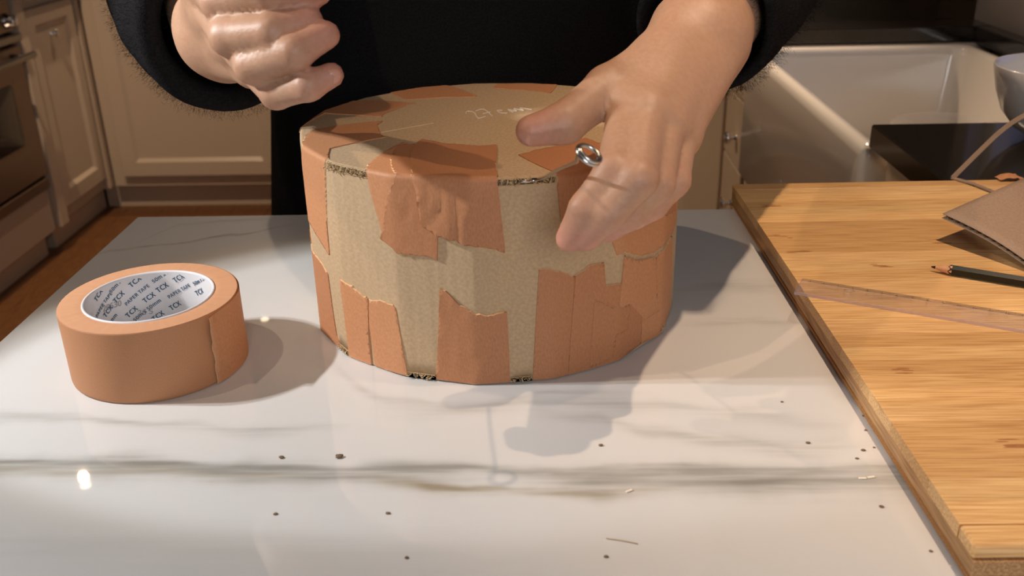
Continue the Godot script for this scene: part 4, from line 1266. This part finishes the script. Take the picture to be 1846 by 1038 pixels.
func knob(parent: Node3D, at: Vector3, out: Vector3, r := 0.014) -> void:
	var st := surf()
	var rings := []
	var e1 := out.cross(Vector3.UP).normalized()
	var e2 := e1.cross(out)
	for q in [[0.0, 0.0065], [0.003, 0.0062], [0.005, 0.0042], [0.011, 0.0042], [0.014, r * 0.8], [0.018, r], [0.023, r * 0.95], [0.026, r * 0.6], [0.0265, 0.0005]]:
		var ring := PackedVector3Array()
		for i in 24:
			var a := TAU * i / 24.0
			ring.append(at + out * q[0] + (e1 * cos(a) + e2 * sin(a)) * q[1])
		rings.append(ring)
	loft(st, rings)
	var k := MeshInstance3D.new()
	st.generate_normals()
	k.name = "knob"
	k.mesh = st.commit()
	k.material_override = M.chrome
	parent.add_child(k, true)

func build_shell() -> void:
	struct("floor", Vector3(-0.3, -0.05, -0.85), Vector3(4.4, 0.1, 7.4), M.floor)
	var fl: Node3D = get_node("floor")
	var x := -1.72
	var i := 0
	while x < 0.46:
		block("plank", Vector3(x + 0.07, 0.004, -1.9), Vector3(0.139, 0.008, 3.4), M.floor, fl, 0.0012)
		x += 0.14
		i += 1
	struct("ceiling", Vector3(-0.3, 2.35, -0.85), Vector3(4.4, 0.1, 7.4), M.ceiling)
	struct("wall_back", Vector3(-0.3, 1.15, -4.2), Vector3(4.4, 2.5, 0.12), M.wall_paint)
	struct("wall_left", Vector3(-2.34, 1.15, -0.85), Vector3(0.12, 2.5, 7.4), M.wall_paint)
	struct("wall_front", Vector3(-0.3, 1.15, 2.6), Vector3(4.4, 2.5, 0.12), M.wall_paint)
	# right wall: a pier with a window, then a deeper recess
	struct("wall_right", Vector3(0.96, 0.515, 0.27), Vector3(0.12, 1.03, 4.58), M.wall_gloss)
	struct("wall_right_upper", Vector3(0.96, 2.15, 0.27), Vector3(0.12, 0.3, 4.58), M.wall_paint)
	struct("wall_right_near", Vector3(0.96, 1.515, 0.75), Vector3(0.12, 0.97, 3.62), M.wall_paint)
	struct("wall_right_pier", Vector3(0.96, 1.515, -1.99), Vector3(0.12, 0.97, 0.06), M.wall_gloss)
	struct("wall_right_far", Vector3(1.75, 1.15, -3.1), Vector3(0.12, 2.5, 2.2), M.wall_paint)
	struct("wall_right_return", Vector3(1.37, 1.15, -1.98), Vector3(0.70, 2.5, 0.08), M.wall_paint)
	# the window over the sink
	var win := Node3D.new()
	win.name = "window_1"
	win.set_meta("kind", "structure")
	add_child(win, true)
	var st := surf(true)
	for z in [-1.94, -1.5, -1.08]:
		box(st, Vector3(0.965, 1.515, z), Vector3(0.06, 0.97, 0.04), 0.003)
	for y in [1.05, 1.98]:
		box(st, Vector3(0.965, y, -1.51), Vector3(0.06, 0.04, 0.9), 0.003)
	obj("window_frame", st, M.white_paint, win)
	block("pane", Vector3(0.97, 1.515, -1.72), Vector3(0.006, 0.90, 0.41), M.window_pane, win, 0.0005)
	block("pane", Vector3(0.97, 1.515, -1.29), Vector3(0.006, 0.90, 0.39), M.window_pane, win, 0.0005)

func build_kitchen() -> void:
	var PX := 0.32  # the peninsula's near edge reaches past the camera
	# marble top with its texture laid along x and z
	var top := MeshInstance3D.new()
	var st := surf(true)
	box(st, Vector3(0.255, TOP - 0.015, (-0.877 + PX) / 2.0), Vector3(1.286, 0.03, PX + 0.877), 0.0015)
	st.generate_normals()
	var mdt := MeshDataTool.new()
	mdt.create_from_surface(st.commit(), 0)
	for i in mdt.get_vertex_count():
		var v := mdt.get_vertex(i)
		mdt.set_vertex_uv(i, Vector2((v.x + 0.39) * 1100.0 / 1420.0, (v.z + 0.88) * 1100.0 / 1300.0))
	var am := ArrayMesh.new()
	mdt.commit_to_surface(am)
	var worktop := put("marble_worktop", am, M.marble)
	tag(worktop, "glossy white marble worktop with grey and gold veins under the drum and board", "worktop")
	var base := thing("peninsula_cabinet", "pale cabinet carrying the white marble worktop", "cabinet", Vector3(0.25, 0, -0.3))
	block("body", Vector3(0.25, 0.485, -0.29), Vector3(1.2, 0.77, 1.1), M.cabinet, base)
	block("plinth", Vector3(0.25, 0.05, -0.29), Vector3(1.12, 0.1, 1.02), M.cabinet, base)
	# black granite round the sink
	var gr := thing("granite_worktop", "polished black granite worktop around the white sink", "worktop", Vector3(0.66, 0.87, -1.0))
	block("near_slab", Vector3(0.661, 0.885, -1.034), Vector3(0.474, 0.03, 0.308), M.granite, gr)
	block("side_slab", Vector3(0.880, 0.885, -1.555), Vector3(0.036, 0.03, 0.732), M.granite, gr)
	block("far_slab", Vector3(0.661, 0.885, -1.972), Vector3(0.474, 0.03, 0.098), M.granite, gr)
	block("recess_slab", Vector3(1.055, 0.885, -2.80), Vector3(1.262, 0.03, 1.555), M.granite, gr)
	# sink
	var sink := thing("sink", "deep white ceramic apron sink set in the black granite worktop", "sink", Vector3(0.637, 0.62, -1.555))
	var c := Vector3(0.637, 0, -1.555)
	st = surf()
	var rings := []
	for q in [[0.217, 0.357, 0.012, 0.62], [0.217, 0.357, 0.012, 0.852], [0.2155, 0.3555, 0.012, 0.862], [0.210, 0.350, 0.012, 0.8685], [0.205, 0.345, 0.014, 0.8695], [0.198, 0.338, 0.018, 0.8680], [0.194, 0.334, 0.024, 0.862], [0.191, 0.331, 0.028, 0.850], [0.185, 0.325, 0.035, 0.70], [0.178, 0.318, 0.045, 0.672], [0.16, 0.30, 0.05, 0.662], [0.05, 0.08, 0.04, 0.656]]:
		rings.append(rounded(c + Vector3(0, q[3], 0), q[0], q[1], q[2], 8))
	loft(st, rings)
	cap(st, rings[0], Vector3.DOWN)
	cap(st, rings[-1], Vector3.UP)
	obj("basin", st, M.ceramic, sink)
	st = surf()
	lathe(st, [Vector2(0.045, 0.0), Vector2(0.043, 0.003), Vector2(0.03, 0.002), Vector2(0.003, 0.0015)], Vector3(0.637, 0.6565, -1.555), 32)
	obj("drain", st, M.chrome, sink)
	# clear dish standing in the sink
	var dish := thing("glass_dish", "clear glass dish in the sink, its rim just above the granite slab", "dish", Vector3(0.68, 0.657, -1.553))
	st = surf()
	var dc := Vector3(0.68, 0.6565, -1.553)
	lathe(st, [Vector2(0.002, 0.001), Vector2(0.06, 0.001), Vector2(0.072, 0.008), Vector2(0.080, 0.04), Vector2(0.086, 0.10), Vector2(0.0892, 0.139), Vector2(0.0905, 0.1425), Vector2(0.0895, 0.1445), Vector2(0.0870, 0.1425), Vector2(0.083, 0.10), Vector2(0.077, 0.04), Vector2(0.069, 0.011), Vector2(0.058, 0.005), Vector2(0.002, 0.005)], dc, 64)
	obj("wall", st, M.clear, dish)
	# bowl on the slab
	var bc := Vector3(0.612, TOP, -1.098)
	var bowl := thing("bowl", "white china bowl standing on the black granite slab beside the sink", "bowl", bc)
	st = surf()
	lathe(st, [Vector2(0.001, 0.0035), Vector2(0.030, 0.0035), Vector2(0.031, 0.0003), Vector2(0.035, 0.0003), Vector2(0.036, 0.005), Vector2(0.052, 0.015), Vector2(0.068, 0.034), Vector2(0.077, 0.056), Vector2(0.082, 0.076), Vector2(0.0838, 0.0855), Vector2(0.0832, 0.0868), Vector2(0.0818, 0.0862), Vector2(0.0795, 0.076), Vector2(0.0743, 0.056), Vector2(0.065, 0.036), Vector2(0.048, 0.0185), Vector2(0.025, 0.011), Vector2(0.001, 0.010)], bc, 96)
	obj("shell", st, M.china, bowl)
	# right-hand run, its fronts at x = 0.43
	var unit := thing("sink_cabinet", "cream cabinet under the white apron sink and the granite", "cabinet", Vector3(0.66, 0, -1.39))
	block("body", Vector3(0.672, 0.36, -1.39), Vector3(0.45, 0.51, 1.0), M.cabinet, unit)
	block("upper_panel", Vector3(0.672, 0.742, -1.035), Vector3(0.45, 0.25, 0.29), M.cabinet, unit)
	block("plinth", Vector3(0.69, 0.05, -1.39), Vector3(0.40, 0.1, 1.0), M.cabinet, unit)
	for k in 2:
		st = surf(true)
		panel_door(st, Vector3(0.447, 0.115, -0.90 - 0.492 * k), Vector3(0, 0, -1), Vector3(-1, 0, 0), 0.485, 0.495)
		obj("door", st, M.cabinet, unit)
	var dr := thing("drawer_unit", "narrow cream drawer unit with chrome knobs at the sink's far end", "cabinet", Vector3(0.66, 0, -2.02))
	block("body", Vector3(0.672, 0.485, -2.02), Vector3(0.45, 0.768, 0.206), M.cabinet, dr)
	block("plinth", Vector3(0.69, 0.05, -2.02), Vector3(0.40, 0.1, 0.206), M.cabinet, dr)
	for q in [[0.757, 0.108], [0.613, 0.140], [0.469, 0.140], [0.115, 0.350]]:
		st = surf(true)
		box(st, Vector3(0.437, q[0] + q[1] / 2.0, -2.008), Vector3(0.02, q[1], 0.186), 0.0025)
		var d := obj("drawer", st, M.cabinet, dr)
		knob(d, Vector3(0.427, q[0] + q[1] / 2.0 - 0.012, -1.975), Vector3(-1, 0, 0), 0.013)
	for k in 2:
		var far := thing("far_cabinet", ["cream cupboard with a panelled door just beyond the drawer unit", "cream cupboard in the far corner of the right-hand run"][k], "cabinet", Vector3(0.66, 0, -2.45 - 0.68 * k))
		block("body", Vector3(0.672, 0.485, -2.461 - 0.676 * k), Vector3(0.45, 0.768, 0.672), M.cabinet, far)
		block("plinth", Vector3(0.69, 0.05, -2.461 - 0.676 * k), Vector3(0.40, 0.1, 0.672), M.cabinet, far)
		st = surf(true)
		panel_door(st, Vector3(0.447, 0.115, -2.140 - 0.676 * k), Vector3(0, 0, -1), Vector3(-1, 0, 0), 0.64, 0.74)
		var d := obj("door", st, M.cabinet, far)
		knob(d, Vector3(0.427, 0.76, -2.20 - 0.676 * k), Vector3(-1, 0, 0))
	# back run, fronts at z = -3.48
	var labels := ["cream cupboard with a tall panelled door in the back run, beside the left corner", "wide cream cupboard in the back run behind the standing person"]
	for k in 2:
		var w: float = [0.66, 1.34][k]
		var x0: float = [-1.6125, -0.94][k]
		var bk := thing("back_cabinet", labels[k], "cabinet", Vector3(x0 + w / 2.0, 0, -3.8))
		block("body", Vector3(x0 + w / 2.0, 0.485, -3.80), Vector3(w - 0.004, 0.768, 0.60), M.cabinet, bk)
		block("plinth", Vector3(x0 + w / 2.0 - (0.03 if k == 0 else 0.0), 0.05, -3.80), Vector3(w - 0.004 + (0.058 if k == 0 else 0.0), 0.1, 0.52), M.cabinet, bk)
		for j in [1, 2][k]:
			st = surf(true)
			panel_door(st, Vector3(x0 + (0.05 if k == 0 else 0.01 + 0.665 * j), 0.145, -3.50), Vector3(1, 0, 0), Vector3(0, 0, 1), 0.60 if k == 0 else 0.655, 0.72, 0.055)
			var d := obj("door", st, M.cabinet, bk)
			knob(d, Vector3(x0 + (0.60 if k == 0 else 0.60 + 0.12 * j), 0.72, -3.48), Vector3(0, 0, 1))
	# left run, fronts at x = -1.62
	var lc := thing("left_cabinet", "cream cupboard with a narrow panelled door and chrome knob between oven and corner", "cabinet", Vector3(-1.93, 0, -3.28))
	block("body", Vector3(-1.945, 0.485, -3.296), Vector3(0.61, 0.768, 0.40), M.cabinet, lc)
	block("plinth", Vector3(-1.975, 0.05, -3.316), Vector3(0.60, 0.1, 0.44), M.cabinet, lc)
	block("corner_post", Vector3(-1.652, 0.485, -3.483), Vector3(0.078, 0.768, 0.03), M.cabinet, lc)
	block("end_post", Vector3(-1.63, 0.485, -3.078), Vector3(0.036, 0.768, 0.055), M.cabinet, lc)
	st = surf(true)
	panel_door(st, Vector3(-1.64, 0.148, -3.118), Vector3(0, 0, -1), Vector3(1, 0, 0), 0.342, 0.66, 0.052)
	var ld := obj("door", st, M.cabinet, lc)
	knob(ld, Vector3(-1.63, 0.712, -3.287), Vector3(1, 0, 0), 0.014)
	# oven
	var ov := thing("oven", "built-in steel oven with a dark glass door and a bar handle, at far left", "oven", Vector3(-1.93, 0, -2.72))
	block("casing", Vector3(-1.95, 0.565, -2.74), Vector3(0.60, 0.61, 0.60), M.bronze_steel, ov)
	block("control_panel", Vector3(-1.635, 0.815, -2.74), Vector3(0.03, 0.11, 0.595), M.bronze_steel, ov)
	block("lip", Vector3(-1.622, 0.743, -2.74), Vector3(0.05, 0.022, 0.59), M.steel, ov, 0.003)
	for k in 4:
		st = surf()
		var kc := Vector3(-1.62, 0.795, -3.0 + 0.13 * k)
		tube(st, [kc, kc + Vector3(0.006, 0, 0), kc + Vector3(0.012, 0, 0), kc + Vector3(0.03, 0, 0), kc + Vector3(0.033, 0, 0)], [0.024, 0.023, 0.018, 0.017, 0.014], 24)
		obj("control_knob", st, M.chrome, ov)
	var od := block("door", Vector3(-1.633, 0.506, -2.74), Vector3(0.036, 0.424, 0.596), M.bronze_steel, ov, 0.004)
	var gl := MeshInstance3D.new()
	st = surf()
	var gw := 0.20
	var rr2 := []
	for q in [[0.0, 0.0], [0.0, 0.0022], [0.0016, 0.003]]:
		var ring := PackedVector3Array()
		for p in rounded(Vector3.ZERO, 0.097 - q[0], gw - q[0], 0.018, 6):
			ring.append(Vector3(-1.6155 + q[1], 0.516 + p.x, -2.74 - p.z))
		rr2.append(ring)
	for j in 2:
		for i in rr2[0].size():
			var k: int = (i + 1) % rr2[0].size()
			quad(st, rr2[j][i], rr2[j][k], rr2[j + 1][k], rr2[j + 1][i], Vector3(1, 0, 0))
	cap(st, rr2[2], Vector3(1, 0, 0))
	st.generate_normals()
	gl.mesh = st.commit()
	gl.name = "glass"
	gl.material_override = M.oven_glass
	od.add_child(gl, true)
	st = surf()
	tube(st, [Vector3(-1.565, 0.690, -3.022), Vector3(-1.565, 0.690, -3.018), Vector3(-1.565, 0.690, -2.46), Vector3(-1.565, 0.690, -2.456)], [0.009, 0.0105, 0.0105, 0.009], 20)
	for z in [-2.98, -2.50]:
		tube(st, [Vector3(-1.565, 0.690, z), Vector3(-1.62, 0.690, z)], [0.007, 0.007], 14)
	st.generate_normals()
	var hd := MeshInstance3D.new()
	hd.mesh = st.commit()
	hd.name = "handle"
	hd.material_override = M.steel
	od.add_child(hd, true)
	block("warming_drawer", Vector3(-1.633, 0.2675, -2.74), Vector3(0.036, 0.034, 0.596), M.bronze_steel, ov, 0.003)
	block("lower_panel", Vector3(-1.645, 0.17, -2.74), Vector3(0.03, 0.145, 0.596), M.cabinet, ov)
	block("plinth", Vector3(-1.975, 0.05, -2.74), Vector3(0.60, 0.1, 0.596), M.cabinet, ov)
	var lw := thing("left_worktop", "polished black granite worktop over the oven and the left cupboards", "worktop", Vector3(-1.9, 0.87, -3.2))
	block("slab", Vector3(-1.915, 0.885, -3.285), Vector3(0.65, 0.03, 1.69), M.granite, lw)
	block("back_slab", Vector3(-0.583, 0.885, -3.80), Vector3(2.01, 0.03, 0.66), M.granite, lw)

# ---------------------------------------------------------------- lamps
func downlight(at: Vector3, aim: Vector3, energy: float, col: Color, cone: float, label: String) -> void:
	var lamp := thing("ceiling_light", label, "light", at)
	var st := surf()
	lathe(st, [Vector2(0.016, -0.002), Vector2(0.046, -0.002), Vector2(0.047, -0.005), Vector2(0.045, -0.008), Vector2(0.026, -0.008), Vector2(0.016, -0.004)], at, 40)
	obj("trim_ring", st, M.steel, lamp)
	st = surf()
	var e := mat(col, 0.5)
	e.emission_enabled = true
	e.emission = col
	e.emission_energy_multiplier = 10.0
	cap(st, circle(at + Vector3(0, -0.004, 0), 0.016, 32), Vector3.DOWN)
	obj("diffuser", st, e, lamp)
	var s := SpotLight3D.new()
	s.name = "spot"
	s.light_color = col
	s.light_energy = energy
	s.light_size = 0.012
	s.spot_angle = cone
	s.spot_angle_attenuation = 1.0
	s.spot_range = 12.0
	s.spot_attenuation = 2.0
	s.shadow_enabled = true
	lamp.add_child(s)
	s.position = Vector3(0, -0.035, 0)
	s.look_at_from_position(at + s.position, aim, Vector3.FORWARD)

func work_lamp() -> void:
	# clamp, gooseneck and two LED heads; it stands outside the picture, at the peninsula's left edge
	var lamp := thing("work_lamp", "black clamp lamp with two small white LED heads, at the peninsula's left edge", "lamp", Vector3(-0.39, TOP, -0.05))
	var st := surf(true)
	box(st, Vector3(-0.375, TOP + 0.012, -0.05), Vector3(0.05, 0.024, 0.04), 0.003)
	box(st, Vector3(-0.394, TOP - 0.02, -0.05), Vector3(0.008, 0.07, 0.04), 0.002)
	box(st, Vector3(-0.375, TOP - 0.045, -0.05), Vector3(0.04, 0.012, 0.03), 0.003)
	obj("clamp", st, M.shoe, lamp)
	st = surf()
	tube(st, smooth_path([Vector3(-0.385, TOP + 0.02, -0.05), Vector3(-0.42, 1.12, -0.08), Vector3(-0.60, 1.40, -0.22), Vector3(-0.82, 1.55, -0.42), Vector3(-0.905, 1.52, -0.525)], 8), [0.007], 12)
	obj("gooseneck", st, M.shoe, lamp)
	for k in 2:
		var at: Vector3 = [Vector3(-0.85, 1.472, -0.547), Vector3(-0.85, 1.468, -0.507)][k]
		var aim: Vector3 = [Vector3(0.03, 0.9, -0.53), Vector3(-0.12, 0.9, -0.60)][k]
		var cone: float = [18.3, 14.2][k]
		var dir := (aim - at).normalized()
		st = surf()
		tube(st, [at - dir * 0.052, at - dir * 0.050, at - dir * 0.004, at], [0.010, 0.0175, 0.0190, 0.0185], 24, false)
		obj("lamp_head", st, M.shoe, lamp)
		st = surf()
		var e := mat(Color(1, 1, 1), 0.5)
		e.emission_enabled = true
		e.emission = Color(1.0, 0.97, 0.93)
		e.emission_energy_multiplier = 10.0
		tube(st, [at - dir * 0.006, at - dir * 0.004], [0.0170, 0.0165], 24)
		obj("led_lens", st, e, lamp)
		for halo in 2:   # the beam, and the yellowish fringe that such a lens throws round it
			var s := SpotLight3D.new()
			s.name = "beam"
			s.light_color = Color(0.95, 0.975, 1.0) if halo == 0 else Color(1.0, 0.80, 0.36)
			s.light_energy = [0.43, 0.38][k] if halo == 0 else 0.05
			s.light_size = 0.006
			s.spot_angle = cone if halo == 0 else cone + 1.5
			s.spot_angle_attenuation = [0.14, 0.25][k]
			s.spot_range = 8.0
			s.spot_attenuation = 2.0
			s.shadow_enabled = true
			lamp.add_child(s, true)
			s.look_at_from_position(at + dir * 0.004, aim, Vector3.UP)

func softbox() -> void:
	# the soft white light on everything that faces the camera: a fabric softbox on a stand behind it
	var at := Vector3(0.30, 1.56, 1.05)
	var dir := (Vector3(-0.02, 0.97, -0.66) - at).normalized()
	var b := Basis.looking_at(dir)
	var lamp := thing("softbox", "square white softbox on a black stand behind the peninsula", "lamp", Vector3(at.x, 0, at.z + 0.12))
	var st := surf(true)
	var front := []
	for q in [Vector2(-1, -1), Vector2(1, -1), Vector2(1, 1), Vector2(-1, 1)]:
		front.append(at + b.x * q.x * 0.32 + b.y * q.y * 0.32)
	var back: Vector3 = at - dir * 0.26
	for i in 4:
		var k := (i + 1) % 4
		quad(st, front[i], front[k], back + (front[k] - at) * 0.25, back + (front[i] - at) * 0.25, (front[i] + front[k]) / 2.0 - at)
	quad(st, back + (front[0] - at) * 0.25, back + (front[1] - at) * 0.25, back + (front[2] - at) * 0.25, back + (front[3] - at) * 0.25, -dir)
	obj("hood", st, M.shoe, lamp)
	st = surf(true)
	quad(st, at - dir * 0.01 + (front[0] - at) * 0.97, at - dir * 0.01 + (front[1] - at) * 0.97, at - dir * 0.01 + (front[2] - at) * 0.97, at - dir * 0.01 + (front[3] - at) * 0.97, dir)
	var e := mat(Color(0.9, 0.9, 0.9), 0.8)
	e.emission_enabled = true
	e.emission = Color(0.975, 0.985, 1.0)
	e.emission_energy_multiplier = 0.8
	obj("diffuser", st, e, lamp)
	st = surf()
	tube(st, [back, Vector3(back.x, 0.95, back.z), Vector3(back.x, 0.02, back.z)], [0.012], 12)
	for k in 3:
		var d := Vector3(sin(k * TAU / 3.0), 0, cos(k * TAU / 3.0))
		tube(st, [Vector3(back.x, 0.30, back.z), Vector3(back.x, 0.012, back.z) + d * 0.30], [0.009], 8)
	obj("stand", st, M.shoe, lamp)
	var l := AreaLight3D.new()
	l.name = "soft_light"
	l.area_size = Vector2(0.62, 0.62)
	l.light_color = Color(0.975, 0.985, 1.0)
	l.light_energy = 0.80
	l.area_range = 9.0
	l.area_attenuation = 2.0
	l.shadow_enabled = true
	lamp.add_child(l)
	l.look_at_from_position(at + dir * 0.004, at + dir, Vector3.UP)

func _ready() -> void:
	# camera
	var cam := Camera3D.new()
	cam.name = "camera"
	cam.transform = Transform3D(Basis(Vector3(0.99964, -0.02027, -0.01734), Vector3(0.01149, 0.91375, -0.40612), Vector3(0.02408, 0.40578, 0.91366)).orthonormalized(), Vector3(0, 1.2086, 0))
	cam.near = 0.02
	cam.far = 60.0
	var lens := CameraAttributesPhysical.new()
	lens.frustum_focal_length = 12.0 / tan(deg_to_rad(33.4745) / 2.0)
	lens.frustum_focus_distance = 0.66
	lens.exposure_aperture = 14.0
	lens.frustum_near = 0.02
	lens.frustum_far = 60.0
	cam.attributes = lens
	add_child(cam)
	cam.current = true
	# dusk outside the window, exposure
	var sky_m := ProceduralSkyMaterial.new()
	sky_m.sky_top_color = Color(0.20, 0.30, 0.62)
	sky_m.sky_horizon_color = Color(0.34, 0.45, 0.78)
	sky_m.ground_bottom_color = Color(0.05, 0.05, 0.07)
	sky_m.ground_horizon_color = Color(0.14, 0.17, 0.26)
	var sky := Sky.new()
	sky.sky_material = sky_m
	var env := Environment.new()
	env.background_mode = Environment.BG_SKY
	env.sky = sky
	env.background_energy_multiplier = 1.7
	env.tonemap_mode = Environment.TONE_MAPPER_LINEAR
	env.tonemap_exposure = 1.1
	env.sdfgi_enabled = true
	env.ssao_enabled = true
	env.ssil_enabled = true
	var we := WorldEnvironment.new()
	we.name = "environment"
	we.environment = env
	add_child(we)
	rng.seed = 1
	wob.seed = 7
	wob.frequency = 0.01
	wob.fractal_octaves = 3
	make_materials()
	# lamps: narrow warm ceiling spots, and a white two-headed work lamp clamped at the left that throws the long shadows
	var warm := Color(1.0, 0.87, 0.735)
	downlight(Vector3(0.33, 2.298, -0.53), Vector3(0.44, 0.9, -0.60), 1.35, warm, 26.0, "ceiling spotlight above the chopping board")
	downlight(Vector3(-0.82, 2.298, -0.45), Vector3(0.14, 0.9, -0.86), 0.5, warm, 21.0, "ceiling spotlight left of the peninsula, tilted at the drum")
	downlight(Vector3(-1.372, 2.298, -2.392), Vector3(-1.0, 0.0, -2.5), 2.2, warm, 62.0, "ceiling spotlight over the aisle before the oven")
	downlight(Vector3(-1.118, 2.298, -3.544), Vector3(-1.1, 0.0, -3.2), 0.8, warm, 48.0, "ceiling spotlight over the back run of cupboards")
	downlight(Vector3(0.35, 2.298, -2.40), Vector3(0.42, 0.9, -1.62), 3.4, warm, 20.0, "ceiling spotlight beyond the white sink")
	work_lamp()
	softbox()
	build_shell()
	build_kitchen()
	build_person()
	build_drum()
	build_roll()
	build_board()
	build_board_things()
	build_hook()
	build_crumbs()
